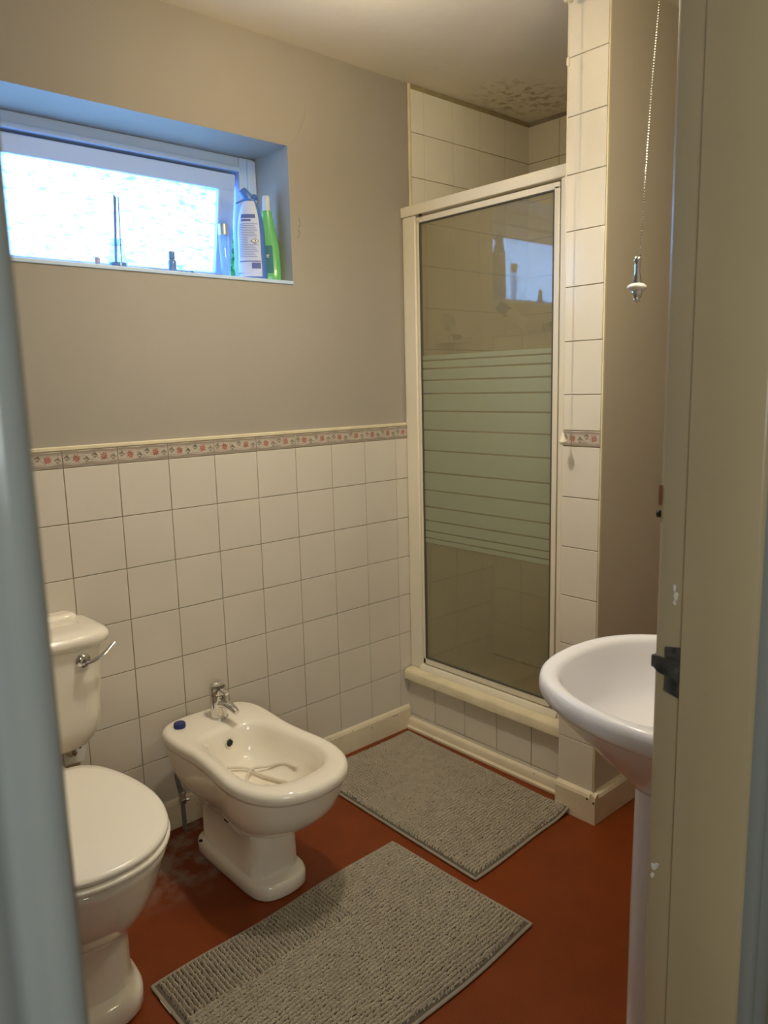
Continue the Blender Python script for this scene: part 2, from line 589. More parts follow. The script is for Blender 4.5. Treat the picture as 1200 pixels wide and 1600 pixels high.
def motif(bm, put, s0, s1, zb, zt, full=0.152):
    """one border tile between s0 and s1 along the wall"""
    h = zt - zb; zc = (zb + zt) / 2
    def ok(s, m_=0.006): return s0 + m_ < s < s1 - m_
    def wave(z, amp, th, ph, mi):
        K = 20; top = []; bot = []
        for k in range(K + 1):
            s = s0 + 0.002 + (s1 - s0 - 0.004) * k / K
            dz = amp * math.sin(ph + 2 * math.pi * 2 * (s - s0) / full)
            top.append(put(s, z + dz + th / 2)); bot.append(put(s, z + dz * 0.4 - th / 2))
        V = [bm.verts.new(v) for v in top + bot[::-1]]
        for k in range(K):
            fc = bm.faces.new((V[k], V[k + 1], V[2 * K + 1 - k - 1], V[2 * K + 1 - k])); fc.material_index = mi
    wave(zt - 0.0050, 0.0012, 0.0062, 0.4, 1)
    wave(zb + 0.0050, 0.0012, 0.0062, 2.0, 1)
    wave(zt - 0.0106, 0.0008, 0.0011, 1.4, 1)
    wave(zb + 0.0104, 0.0008, 0.0011, 1.0, 1)
    for fs, fz in ((0.245, 0.000), (0.745, 0.001)):
        s = s0 + fs * full
        if ok(s): petal_flower(bm, put, s, zc + fz, 0.0132, 2, 8, 0.2 + fs); ell(bm, put, s, zc + fz, 0.0026, 0.0026, 0, 2, 8)
    for ls, lz in ((0.075, 0.002), (0.42, -0.005), (0.575, 0.005), (0.915, -0.003)):
        s = s0 + ls * full
        if not ok(s, 0.008): continue
        for dx, dz, ro in ((-0.0045, 0.003, 0.7), (0.0045, 0.002, -0.6), (0.0, -0.004, 0.1), (0.001, 0.0058, 1.5)):
            ell(bm, put, s + dx, zc + lz + dz, 0.0046, 0.0027, ro, 3)
    for k in range(4):       # twining stems
        a = s0 + (0.13 + 0.25 * k) * full
        if not (ok(a) and ok(a + 0.02)): continue
        for i in range(5):
            t = i / 4
            ell(bm, put, a + 0.022 * t, zc + 0.006 * math.sin(3.1 * t + k * 1.6), 0.003, 0.0009, 0.6 * math.cos(3.1 * t + k), 3, 6)


b = BM()
ZB0, ZB1 = Z0 + 0.001, Z0 + 0.0455
for x0, x1 in cols:
    box(b, (x0 + 0.001, -0.0075, ZB0), (x1 - 0.001, 0.001, ZB1), 0.001, 2)
    motif(b, lambda s, z: Vector((s, -0.0079, z)), x0, x1, ZB0, ZB1)
finish('flower_border', b, ['border', 'borderstrip', 'petal', 'leafprint'], wb, sharp=30)
b = BM(); box(b, (-1.99, -0.0095, Z0 + 0.046), (FX, 0.001, Z0 + 0.058), 0.003, 3)
finish('border_sealant', b, 'trim', wb)

# ------------------------------------------------------------------ shower recess: tiled inside
SX1 = 0.80
SY1 = -0.775
xs = [(0.108, 0.178)] + [(0.178 + 0.1545 * k, min(0.178 + 0.1545 * (k + 1), SX1)) for k in range(4)] + [(0.796, SX1)]
zs = []
zt = CZ - 0.016
z = 1.094 + FZ
zs.append((z, zt))
while z > 0.12:
    zs.append((z - 0.1530, z)); z -= 0.1530
b = BM()
box(b, (0.10, -0.002, 0.05), (SX1, 0.001, CZ))
box(b, (SX1 - 0.002, SY1, 0.05), (SX1 + 0.001, 0, CZ))
finish('shower_grout', b, 'grout', wb)
b = BM(); tiles_y(b, xs, zs, 0.0)
finish('shower_wall_tiles', b, 'shower_tile', wb)
b = BM(); box(b, (SX1, -1.76, 0), (0.95, 0, CZ)); wr = struct('wall_right', b, 'taupe')
b = BM()
ysr = [(-0.158, 0)] + [(-0.158 - 0.1545 * (k + 1), -0.158 - 0.1545 * k) for k in range(4)]
tiles_x(b, ysr, zs, SX1)
finish('shower_wall_tiles', b, 'shower_tile', wr)
b = BM()      # old cream edge bead and sealant along the top of the shower tiling
box(b, (0.096, -0.010, 0.80 + FZ), (0.109, 0.0, CZ), 0.004, 3)
finish('tile_edge_bead', b, 'trim', wb)
b = BM(); box(b, (0.105, -0.007, CZ - 0.018), (SX1, 0.0, CZ), 0.002)
finish('ceiling_sealant', b, mat('yellowed_sealant', (0.42, 0.34, 0.18), 0.7, var=0.2, vscale=20), wb)

# ------------------------------------------------------------------ partition with the tiled pillar face
b = BM(); box(b, (PX + 0.006, -0.893, 0), (SX1, -0.771, CZ))
wp = struct('wall_partition', b, 'taupe')
b = BM()
tiles_x(b, [(-0.895, SY1 + 0.008)], [(0, 0)], PX)
YP0, YP1 = -0.8935, -0.7665
b.free(); b = BM()
zrow = [(Z0 + 0.0083 - PITCH * (j + 1), Z0 + 0.0083 - PITCH * j) for j in range(7)]
zrow += [(Z0 + 0.0545, Z0 + 0.158)] + [(Z0 + 0.158 + PITCH * k, min(Z0 + 0.158 + PITCH * (k + 1), CZ)) for k in range(8) if Z0 + 0.158 + PITCH * k < CZ - 0.01]
for z0, z1 in zrow:
    box(b, (PX, YP0 + 0.001, z0 + 0.0011), (PX + 0.008, YP1 - 0.0005, z1 - 0.0011), 0.0014, 2)
finish('pillar_tiles', b, 'tile', wp)
b = BM(); box(b, (PX + 0.003, YP0 + 0.001, 0.02), (PX + 0.0075, YP1 - 0.001, CZ)); finish('grout_bed', b, 'grout', wp)
b = BM()
box(b, (PX - 0.0015, YP0 + 0.001, Z0 + 0.0095), (PX + 0.008, YP1 - 0.0005, Z0 + 0.0535), 0.001, 2)
motif(b, lambda s, z: Vector((PX - 0.0019, -s, z)), -YP1, -YP0, Z0 + 0.0095, Z0 + 0.0535, full=0.145)
finish('flower_border', b, ['border', 'borderstrip', 'petal', 'leafprint'], wp, sharp=30)
b = BM(); box(b, (PX + 0.0005, -0.8985, 0.09), (PX + 0.010, -0.8930, CZ), 0.002, 3)
finish('tile_edge_bead', b, 'trim', wp)
# tiled inner side of the partition
b = BM()
for z0, z1 in zs:
    for k in range(5):
        x0 = 0.08 + 0.1545 * k
        box(b, (x0 + 0.001, -0.774, z0 + 0.001), (min(x0 + 0.1535, SX1), -0.768, z1 - 0.001), 0.0012)
finish('shower_wall_tiles', b, 'shower_tile', wp)

# ------------------------------------------------------------------ tiled plinth under the shower door
KX = 0.0435
b = BM(); box(b, (KX + 0.005, -0.768, 0), (KX + 0.07, -0.001, 0.225))
pl = struct('wall_plinth', b, 'grout')
b = BM()
for y0, y1 in [(-0.150, -0.004), (-0.3025, -0.1505), (-0.4545, -0.3025), (-0.6065, -0.4545), (-0.7585, -0.6065)]:
    for z0, z1 in [(0.0545, 0.2067), (0.02, 0.0545)]:
        box(b, (KX, y0 + 0.0014, z0 + 0.0014), (KX + 0.008, y1 - 0.0014, z1 - 0.0014), 0.0012)
finish('plinth_tiles', b, 'tile', pl)
b = BM()      # painted sill that caps the plinth, sloping slightly to the room
prism(b, [(0.016, 0.208), (0.016, 0.236), (0.021, 0.243), (0.030, 0.246), (0.062, 0.252), (0.125, 0.252), (0.125, 0.208)], 'y', -0.768, -0.012)
tr = struct('trim_1', b, 'trim', sharp=50)
b = BM()      # quarter-round moulding along the foot of the plinth
prism(b, [(KX + 0.002, 0.0), (0.018, 0.0), (0.018, 0.008), (0.028, 0.012), (0.031, 0.034), (0.037, 0.041), (KX + 0.002, 0.043)], 'y', -0.770, -0.018)
tr2 = struct('trim_2', b, 'skirt', sharp=50)


def skirting(name, p0, p1, nrm, h, th=0.017):
    """chamfered skirting board from p0 to p1; nrm points into the room"""
    p0 = Vector((*p0, 0)); p1 = Vector((*p1, 0)); n = Vector((*nrm, 0))
    prof = [(0, 0), (th, 0), (th, h - 0.016), (th - 0.004, h - 0.007), (0.006, h), (0, h)]
    bm = BM()
    loft(bm, [[p + n * a + Vector((0, 0, z)) for a, z in prof] for p in (p0, p1)])
    return struct(name, bm, 'skirt', sharp=20)


bb = skirting('baseboard_back', (-1.99, -0.001), (0.040, -0.001), (0, -1), 0.094)
b = BM()
for x, z in ((-0.166, 0.063), (-0.036, 0.072), (-0.05, 0.073)):
    lathe(b, (x, -0.0186, z), [(0.0026, 0), (0.0022, -0.0006)], 10, 'y')
finish('nail_hole', b, 'dark', bb)
bp = skirting('baseboard_pillar', (PX + 0.005, -0.9118), (PX + 0.005, -0.7665), (-1, 0), 0.098, 0.020)
b = BM()
for y, z in ((-0.884, 0.078), (-0.907, 0.072)):
    lathe(b, (PX - 0.0155, y, z), [(0.0034, 0), (0.003, -0.0006)], 10, 'x')
finish('nail_hole', b, 'dark', bp)
skirting('baseboard_partition', (PX - 0.0148, -0.893), (SX1, -0.893), (0, -1), 0.098, 0.019)
skirting('baseboard_right', (SX1, -1.65), (SX1, -0.912), (-1, 0), 0.098)
skirting('baseboard_left', (-1.995, -1.65), (-1.995, -0.018), (1, 0), 0.098)

# ------------------------------------------------------------------ side walls, door wall and hall
b = BM(); box(b, (-2.75, -1.65, 0), (-1.995, 0.0, CZ)); struct('wall_left', b, 'wall')
b = BM()
box(b, (-2.75, -1.755, 0), (-1.870, -1.648, CZ))
box(b, (-1.035, -1.755, 0), (SX1, -1.648, CZ))
box(b, (-1.870, -1.755, 2.03), (-1.035, -1.648, CZ))
struct('wall_front', b, 'wall')
b = BM()
box(b, (-2.75, -3.4, 0), (-2.65, -1.76, CZ))
box(b, (-0.55, -3.4, 0), (-0.45, -1.76, CZ))
box(b, (-2.75, -3.4, 0), (-0.45, -3.3, CZ))
struct('wall_hall', b, 'jamb')

# ------------------------------------------------------------------ door: lining, architraves, leaf opened into the room
d = structempty('door_1', (-1.82, -1.65, 0))
b = BM()
JX = -1.080
# lining with its rebate and stop, seen as steps on the right side
prism(b, [(-1.0345, -1.640), (JX + 0.006, -1.640), (JX + 0.002, -1.642), (JX, -1.647), (JX, -1.674), (JX - 0.003, -1.6765), (JX - 0.003, -1.700), (JX - 0.001, -1.758), (JX + 0.003, -1.7625), (-1.0345, -1.7625)], 'z', 0, 2.03)
finish('right_jamb', b, 'jamb', d, sharp=50)
b = BM()
prism(b, [(-1.870, -1.640), (-1.845, -1.640), (-1.845, -1.680), (-1.8345, -1.682), (-1.8345, -1.752), (-1.838, -1.757), (-1.870, -1.757)], 'z', 0, 2.03)
finish('left_jamb', b, 'archi', d, sharp=50)
b = BM(); box(b, (-1.845, -1.757, 2.0), (JX, -1.640, 2.03), 0.003)
finish('head_jamb', b, 'jamb', d)
# moulded architraves on the hall side
AP = [(0.0, 0.0), (0.0, 0.012), (0.004, 0.017), (0.011, 0.019), (0.018, 0.016), (0.021, 0.011), (0.026, 0.0105), (0.030, 0.014), (0.036, 0.0205), (0.046, 0.022), (0.056, 0.0195), (0.062, 0.015), (0.068, 0.0135), (0.090, 0.0145), (0.098, 0.012), (0.100, 0.0)]
b = BM(); prism(b, [(-1.8345 - a, -1.7555 - t) for a, t in AP], 'z', 0, 2.10)
finish('architrave', b, 'archi', d, sharp=60)
b = BM(); prism(b, [(JX + 0.0065 + a, -1.7625 - t * 0.8) for a, t in AP], 'z', 0, 2.10)
finish('architrave', b, 'archi', d, sharp=60)
# rust-brown bare wood notch, screw hole and paint chips on the lining edge
b = BM()
box(b, (JX + 0.0005, -1.6418, 0.047 + FZ), (JX + 0.006, -1.6385, 0.072 + FZ), 0.0008)
finish('bare_wood_notch', b, 'wood', d)
b = BM(); lathe(b, (JX + 0.004, -1.6395, 0.036 + FZ), [(0.0045, 0), (0.0045, 0.0028), (0.003, 0.0034)], 14, 'y')
finish('screw_head', b, 'dark', d)
b = BM(); random.seed(3)


def shard(bm, y, z, s, x=JX):
    vs = []
    for k in range(7):
        a = 2 * math.pi * k / 7
        q = s * random.uniform(0.5, 1.2)
        vs.append((y + q * 0.6 * math.cos(a), z + q * math.sin(a)))
    loft(bm, [[Vector((x + 0.001, yy, zz)) for yy, zz in vs], [Vector((x - 0.0012, y + (yy - y) * 0.8, z + (zz - z) * 0.8)) for yy, zz in vs]])


shard(b, -1.6495, -0.430 + FZ, 0.0075); shard(b, -1.654, -0.425 + FZ, 0.005); shard(b, -1.6485, -0.442 + FZ, 0.005)
shard(b, -1.664, -0.052 + FZ, 0.005); shard(b, -1.666, -0.062 + FZ, 0.006); shard(b, -1.665, -0.070 + FZ, 0.004)
finish('paint_chip', b, 'chip', d)
# old black strike plate with its lip
b = BM()
pts = [(-1.6555, -0.128), (-1.6790, -0.124), (-1.6790, -0.130), (-1.6745, -0.133), (-1.6745, -0.170), (-1.6780, -0.187), (-1.6775, -0.190), (-1.656, -0.185), (-1.6565, -0.165), (-1.6480, -0.163), (-1.6400, -0.157), (-1.6385, -0.142), (-1.6480, -0.142), (-1.6560, -0.143)]
prism(b, [(y, z + FZ) for y, z in pts], 'x', JX - 0.0022, JX + 0.001)
box(b, (JX - 0.0022, -1.6405, -0.158 + FZ), (JX + 0.012, -1.6375, -0.143 + FZ), 0.001)
finish('strike_plate', b, 'blackmetal', d)
# the leaf, hinged on the left and opened fully into the room
leaf_m = 'archi'
b = BM(); box(b, (-1.880, -1.638, 0.01), (-1.844, -0.90, 1.995), 0.003)
lf = finish('door_leaf', b, leaf_m, d)
b = BM()
for y0, y1, z0, z1 in ((-1.53, -1.31, 0.25, 0.9), (-1.23, -1.01, 0.25, 0.9), (-1.53, -1.31, 1.1, 1.88), (-1.23, -1.01, 1.1, 1.88)):
    box(b, (-1.846, y0, z0), (-1.840, y1, z1), 0.003)
finish('door_panel', b, leaf_m, lf)
b = BM()
lathe(b, (-1.844, -0.96, 1.02), [(0.024, 0), (0.024, 0.006), (0.010, 0.010), (0.010, 0.03), (0.02, 0.04), (0.027, 0.052), (0.022, 0.066), (0.004, 0.07)], 20, 'x')
finish('door_knob', b, 'chrome', lf)

# ------------------------------------------------------------------ window: outer frame, tilted sash, obscure glass
wn = structempty('window_1', (-1.0, 0.20, WZ0))
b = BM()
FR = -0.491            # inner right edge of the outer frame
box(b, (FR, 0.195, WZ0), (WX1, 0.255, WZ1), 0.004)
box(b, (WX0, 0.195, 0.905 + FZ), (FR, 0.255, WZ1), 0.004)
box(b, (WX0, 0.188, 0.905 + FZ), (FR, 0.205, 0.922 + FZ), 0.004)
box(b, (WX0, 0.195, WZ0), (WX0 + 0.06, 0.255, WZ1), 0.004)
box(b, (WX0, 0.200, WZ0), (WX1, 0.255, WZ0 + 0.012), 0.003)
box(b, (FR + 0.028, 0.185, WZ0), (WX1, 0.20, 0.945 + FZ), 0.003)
box(b, (WX0, 0.2435, 0.872 + FZ), (WX1, 0.262, WZ1), 0.002)  # stop added behind the sash head to block sky at the gap
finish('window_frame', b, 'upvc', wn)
# sash hinged along its top, bottom pushed outward
tilt = math.radians(11.5)
piv = Vector((0, 0.215, 0.899 + FZ))


def tilt_bm(bm):
    bmesh.ops.translate(bm, verts=bm.verts, vec=-piv)
    bmesh.ops.rotate(bm, verts=bm.verts, cent=(0, 0, 0), matrix=Matrix.Rotation(tilt, 3, 'X'))
    bmesh.ops.translate(bm, verts=bm.verts, vec=piv)


SL0, SL1, ST, SB = -1.575, -0.5035, 0.899 + FZ, 0.562 + FZ
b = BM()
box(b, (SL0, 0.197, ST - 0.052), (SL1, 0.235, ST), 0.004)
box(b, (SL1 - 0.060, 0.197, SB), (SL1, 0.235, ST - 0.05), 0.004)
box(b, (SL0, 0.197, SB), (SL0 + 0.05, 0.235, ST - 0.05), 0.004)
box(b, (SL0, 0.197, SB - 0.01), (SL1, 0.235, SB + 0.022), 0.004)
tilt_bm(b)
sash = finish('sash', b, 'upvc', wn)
b = BM(); box(b, (SL0 + 0.045, 0.212, SB + 0.018), (SL1 - 0.055, 0.217, ST - 0.048))
tilt_bm(b)
finish('obscure_pane', b, 'obscure', sash)
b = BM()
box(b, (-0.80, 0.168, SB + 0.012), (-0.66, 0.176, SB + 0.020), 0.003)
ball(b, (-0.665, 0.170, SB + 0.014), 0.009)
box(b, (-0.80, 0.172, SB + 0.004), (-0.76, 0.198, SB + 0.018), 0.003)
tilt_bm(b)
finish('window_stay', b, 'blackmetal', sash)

# garden bush seen through the gap beside the open sash
b = BM(); rng = random.Random(11)
for k in range(4200):
    c = Vector((rng.gauss(-0.10, 0.17), rng.uniform(0.62, 1.0), rng.uniform(0.0, 2.62)))
    a = rng.uniform(0, 6.28); t = rng.uniform(-1, 1); s = rng.uniform(0.02, 0.042)
    U = Vector((math.cos(a), math.sin(a) * 0.6, t * 0.6)).normalized() * s
    V = U.cross(Vector((rng.uniform(-.4, .4), 1, rng.uniform(-.4, .4)))).normalized() * s * 0.45
    vs = [bm_ for bm_ in (c - U, c - U * 0.3 + V, c + U * 0.3 + V * 0.9 + Vector((0, 0.004, 0)), c + U, c + U * 0.3 - V * 0.9, c - U * 0.3 - V)]
    b.faces.new([b.verts.new(v) for v in vs])
for k in range(6):
    tube(b, [(-0.02 + 0.02 * k - 0.05, 0.8, 0.0), (-0.05 + 0.04 * k - 0.04, 0.82, 0.9), (-0.1 + 0.06 * k, 0.8, 2.4)], 0.008, 6, smooth=10)
o = finish('garden_bush', b, 'leafgreen', loc=(0, 0.8, 0), smooth=False)
tag(o, 'leafy green bush outside, seen through the narrow gap beside the open sash', 'bush')
b = BM(); box(b, (-4, 0.27, -0.2), (3, 3.5, 0.0)); struct('ground_outside', b, 'brick')

# ------------------------------------------------------------------ shower door and frame
se = thing('shower_enclosure', 'tall white framed shower door with striped frosted glass beside the tiled pillar', 'shower door', (0.08, -0.38, 0.252))
x0, x1 = 0.058, 0.098
b = BM(); box(b, (x0 - 0.006, -0.767, 0.790 + FZ), (x1, -0.001, 0.826 + FZ), 0.003); finish('top_rail', b, 'frame', se)
b = BM(); box(b, (x0 - 0.002, -0.070, 0.252), (x1, -0.009, 0.790 + FZ), 0.004); box(b, (x0 + 0.004, -0.012, 0.252), (x1, -0.001, 0.79 + FZ), 0.002)
finish('side_post', b, 'frame', se)
b = BM()
box(b, (x0, -0.767, 0.252), (x1, -0.688, 0.790 + FZ), 0.004)
box(b, (x0 - 0.004, -0.712, 0.252), (x1, -0.700, 0.790 + FZ), 0.003)
finish('side_post', b, 'frame', se)
b = BM()
prism(b, [(x0 - 0.010, 0.248), (x0 - 0.010, 0.256), (x0 - 0.002, 0.270), (x1, 0.272), (x1, 0.248)], 'y', -0.70, -0.066)
finish('threshold_rail', b, 'frame', se, sharp=50)
b = BM()
GZ0, GZ1 = -0.851 + FZ, 0.762 + FZ
GY0, GY1 = -0.662, -0.088
DX0, DX1 = x0 + 0.004, x0 + 0.026
box(b, (DX0, -0.682, GZ1), (DX1, -0.073, GZ1 + 0.021), 0.003)
box(b, (DX0, -0.682, 0.274), (DX1, -0.073, GZ0), 0.003)
box(b, (DX0, -0.682, 0.274), (DX1, GY0, GZ1 + 0.01), 0.003)
box(b, (DX0, GY1, 0.274), (DX1, -0.073, GZ1 + 0.01), 0.003)
dr = finish('door_frame', b, 'frame', se)
b = BM()
for lo, hi in (((DX0 - 0.001, GY0 - 0.001, GZ0), (DX0 + 0.008, GY0 + 0.003, GZ1)), ((DX0 - 0.001, GY1 - 0.003, GZ0), (DX0 + 0.008, GY1 + 0.001, GZ1)),
               ((DX0 - 0.001, GY0, GZ0 - 0.001), (DX0 + 0.008, GY1, GZ0 + 0.003)), ((DX0 - 0.001, GY0, GZ1 - 0.003), (DX0 + 0.008, GY1, GZ1 + 0.001))):
    box(b, lo, hi)
finish('glazing_gasket', b, mat('dark_grey_gasket', (0.10, 0.09, 0.07), 0.6), dr)
b = BM(); box(b, (DX0 + 0.006, GY0 - 0.004, GZ0 - 0.004), (DX0 + 0.010, GY1 + 0.004, GZ1 + 0.004))
finish('glass_pane', b, 'shower_glass', dr)
fz = [0.303, 0.282, 0.253, 0.212, 0.164, 0.101, 0.032, -0.043, -0.124, -0.191, -0.254, -0.306, -0.346, -0.373, -0.394]
b = BM(); g_ = 0.0028
for a, c in zip(fz, fz[1:]):
    box(b, (DX0 + 0.0048, GY0 + 0.003, c + FZ + g_), (DX0 + 0.0054, GY1 - 0.003, a + FZ - g_))
finish('frosted_stripes', b, 'frost', dr)
b = BM()
for y in (-0.10,): box(b, (x0 - 0.006, -0.105, 0.7815 + FZ), (x0 + 0.002, -0.095, 0.7895 + FZ), 0.001)
finish('pivot_block', b, 'dark', se)

# shower tray and tiled corner ledge inside
b = BM()
box(b, (0.105, -0.768, 0.0), (SX1 - 0.008, -0.008, 0.16), 0.0)
tag(finish('shower_tray', b, 'ceramic', loc=(0.45, -0.38, 0.0)), 'white shower tray behind the shower door glass', 'shower tray')
b = BM()
box(b, (0.562, -0.762, 0.16), (SX1 - 0.008, -0.010, 0.388 + FZ - 0.010))
lg = struct('wall_ledge', b, 'grout')
b = BM()
for k in range(5):
    ya, yb = -0.0105 - 0.152 * k, -0.0105 - 0.152 * (k + 1)
    yb = max(yb, -0.762)
    for j in range(9):
        zz1 = 0.388 + FZ - 0.152 * j
        zz0 = max(zz1 - 0.152, 0.162)
        if zz1 - zz0 > 0.01:
            box(b, (0.556, yb + 0.0012, zz0 + 0.0012), (0.563, ya - 0.0012, zz1 - 0.0012), 0.0012)
    box(b, (0.556, yb + 0.001, 0.388 + FZ - 0.010), (SX1 - 0.010, ya - 0.001, 0.388 + FZ), 0.0012)
finish('ledge_tiles', b, 'shower_tile', lg)
LZ = 0.388 + FZ
# soap dish with its suction disc on the shower side wall
t = thing('soap_dish', 'small clear soap dish on a suction disc, stuck to the shower tiles', 'soap dish', (0.285, -0.008, 0.36 + FZ))
b = BM(); lathe(b, (0.288, -0.0075, 0.435 + FZ), [(0.034, 0), (0.035, -0.005), (0.028, -0.010), (0.012, -0.014), (0.010, -0.022), (0.004, -0.026)], 24, 'y')
finish('suction_disc', b, 'acrylic', t)
b = BM(); prism(b, [(0.222, 0.352), (0.228, 0.376), (0.233, 0.376), (0.236, 0.360), (0.334, 0.360), (0.337, 0.376), (0.342, 0.376), (0.348, 0.352)], 'y', -0.085, -0.012)
bmesh.ops.translate(b, verts=b.verts, vec=(0, 0, FZ))
finish('dish', b, 'acrylic', t, sharp=60)
b = BM(); tube(b, [(0.288, -0.022, 0.433 + FZ), (0.288, -0.03, 0.405 + FZ), (0.288, -0.02, 0.372 + FZ)], 0.006, 8, smooth=8)
finish('bracket', b, 'acrylic', t)
b = BM(); ball(b, (0.285, -0.048, 0.376 + FZ), 0.030, (1.15, 0.75, 0.42))
tag(finish('soap_bar', b, mat('brown_soap', (0.35, 0.27, 0.16), 0.5), loc=(0.285, -0.048, 0.363 + FZ)), 'brownish bar of soap in the clear dish behind the shower glass', 'soap')
# tilted white bottle with a blue cap, leaning on the ledge
t = thing('shampoo_bottle', 'white bottle with a blue cap lying tilted on the shower ledge', 'bottle', (0.60, -0.075, LZ))


def slanted(bm, base, top, prof, sx=1.0, n=20, mi=0):
    base = Vector(base); ax = (Vector(top) - base); L = ax.length; ax.normalize()
    a = ax.cross(Vector((1, 0, 0))).normalized(); c = ax.cross(a)
    loft(bm, [[base + ax * L * h + a * rr * math.cos(2 * math.pi * k / n) + c * rr * sx * math.sin(2 * math.pi * k / n) for k in range(n)] for rr, h in prof], mi=mi)


b = BM(); slanted(b, (0.620, -0.150, LZ + 0.024), (0.600, -0.045, LZ + 0.100), [(0.016, 0), (0.022, 0.05), (0.023, 0.5), (0.022, 0.82), (0.013, 0.93), (0.012, 1.0)])
finish('bottle_body', b, 'whitebottle', t)
b = BM(); slanted(b, (0.602, -0.055, LZ + 0.092), (0.592, -0.012, LZ + 0.124), [(0.021, 0), (0.022, 0.1), (0.020, 0.9), (0.014, 1.0)])
finish('bottle_cap', b, 'bluecap', t)
b = BM()
for k in range(26):
    a = k * 2.4; q = 0.006 + 0.0016 * k
    ball(b, (0.64 + q * 0.6 * math.cos(a), -0.245 + q * 0.9 * math.sin(a), LZ + 0.020 + 0.012 * math.sin(k * 1.7)), 0.014, (1, 1, 0.85), 10, 7)
tag(finish('bath_puff', b, 'sponge', loc=(0.64, -0.245, LZ)), 'crumpled brown bath puff on the shower ledge', 'bath puff')
b = BM(); tube(b, [(0.60, -0.295, LZ + 0.005), (0.60, -0.30, LZ + 0.045), (0.61, -0.345, LZ + 0.048), (0.62, -0.355, LZ + 0.005)], 0.006, 8, smooth=20)
tag(finish('scrub_strap', b, 'sponge', loc=(0.61, -0.32, LZ)), 'brown looped scrubbing strap at the right end of the shower ledge', 'strap')


# ------------------------------------------------------------------ ceramic outlines
def half_outline(pts, n=26):
    """pts: (half width, y) from the back middle to the front middle"""
    return spline([Vector((a, y, 0)) for a, y in pts], n)


def full_ring(h, cx, z, sx=1.0, sy=1.0, cy=None, dy=0.0):
    if cy is None: cy = (h[0].y + h[-1].y) / 2
    R = [Vector((cx + p.x * sx, cy + (p.y - cy) * sy + dy, z)) for p in h]
    L = [Vector((cx - p.x * sx, cy + (p.y - cy) * sy + dy, z)) for p in h[1:-1]][::-1]
    return R + L


def blend(h1, h2, t):
    return [a.lerp(c, t) for a, c in zip(h1, h2)]


def inset(h, dist):
    """moves a half outline inwards by a distance"""
    out = []
    n = len(h)
    for i, p in enumerate(h):
        if i == 0: out.append(Vector((0, p.y - dist, 0))); continue
        if i == n - 1: out.append(Vector((0, p.y + dist, 0))); continue
        t = (h[i + 1] - h[i - 1]).normalized()
        nrm = Vector((t.y, -t.x, 0))
        if nrm.x > 0 and p.x > 0.02 or nrm.dot(Vector((p.x, p.y - (h[0].y + h[-1].y) / 2, 0))) > 0:
            nrm = -nrm
        q = p + nrm * dist
        q.x = max(q.x, 0.0)
        out.append(q)
    return out


# ------------------------------------------------------------------ bidet
BC = -0.905
t = thing('bidet', 'low white ceramic bidet between the toilet and the grey mats, with a waisted rim', 'bidet', (BC, -0.35, 0))
RIM = half_outline([(0, -0.078), (0.06, -0.079), (0.115, -0.092), (0.148, -0.128), (0.158, -0.185), (0.156, -0.25), (0.151, -0.32), (0.154, -0.40), (0.162, -0.47), (0.163, -0.535), (0.148, -0.60), (0.112, -0.655), (0.06, -0.685), (0, -0.694)], 30)
INN = half_outline([(0, -0.236), (0.03, -0.237), (0.058, -0.243), (0.085, -0.262), (0.100, -0.295), (0.107, -0.34), (0.112, -0.39), (0.119, -0.44), (0.122, -0.49), (0.118, -0.535), (0.103, -0.575), (0.075, -0.602), (0.04, -0.614), (0, -0.617)], 30)
FOOT = half_outline([(0, -0.145), (0.035, -0.146), (0.065, -0.152), (0.082, -0.175), (0.086, -0.21), (0.087, -0.26), (0.087, -0.31), (0.087, -0.36), (0.087, -0.41), (0.086, -0.45), (0.080, -0.485), (0.062, -0.512), (0.034, -0.524), (0, -0.528)], 30)
COLM = half_outline([(0, -0.165), (0.03, -0.166), (0.055, -0.170), (0.066, -0.185), (0.070, -0.21), (0.071, -0.26), (0.071, -0.31), (0.072, -0.36), (0.074, -0.40), (0.074, -0.435), (0.068, -0.463), (0.052, -0.483), (0.028, -0.491), (0, -0.494)], 30)
rings = []
for h, z in ((inset(FOOT, 0.004), 0.0), (FOOT, 0.006), (FOOT, 0.032), (inset(FOOT, 0.003), 0.040), (inset(FOOT, 0.008), 0.045), (blend(FOOT, COLM, 0.80), 0.047), (COLM, 0.050), (COLM, 0.12), (COLM, 0.19), (blend(COLM, RIM, 0.05), 0.193), (blend(COLM, RIM, 0.20), 0.198), (blend(COLM, RIM, 0.36), 0.208), (blend(COLM, RIM, 0.52), 0.224), (blend(COLM, RIM, 0.66), 0.246), (blend(COLM, RIM, 0.78), 0.274), (blend(COLM, RIM, 0.86), 0.305), (blend(COLM, RIM, 0.91), 0.335), (blend(COLM, RIM, 0.925), 0.345),
             (blend(COLM, RIM, 0.93), 0.350), (blend(COLM, RIM, 0.98), 0.354), (RIM, 0.362), (RIM, 0.374), (inset(RIM, 0.003), 0.381), (inset(RIM, 0.009), 0.386), (inset(RIM, 0.017), 0.388),
             (blend(RIM, INN, 0.60), 0.387), (blend(RIM, INN, 0.85), 0.385), (INN, 0.380), (inset(INN, 0.006), 0.371), (inset(INN, 0.011), 0.355), (inset(INN, 0.018), 0.320), (inset(INN, 0.028), 0.295), (inset(INN, 0.045), 0.280)):
    rings.append(full_ring(h, BC, z))
last = rings[-1]
for s, z in ((0.75, 0.275), (0.45, 0.270), (0.12, 0.267)):
    rings.append([Vector((BC + (p.x - BC) * s, -0.43 + (p.y + 0.43) * s, z)) for p in last])
b = BM(); loft(b, rings)
bowl = finish('bidet_body', b, 'ceramic', t, sharp=60)
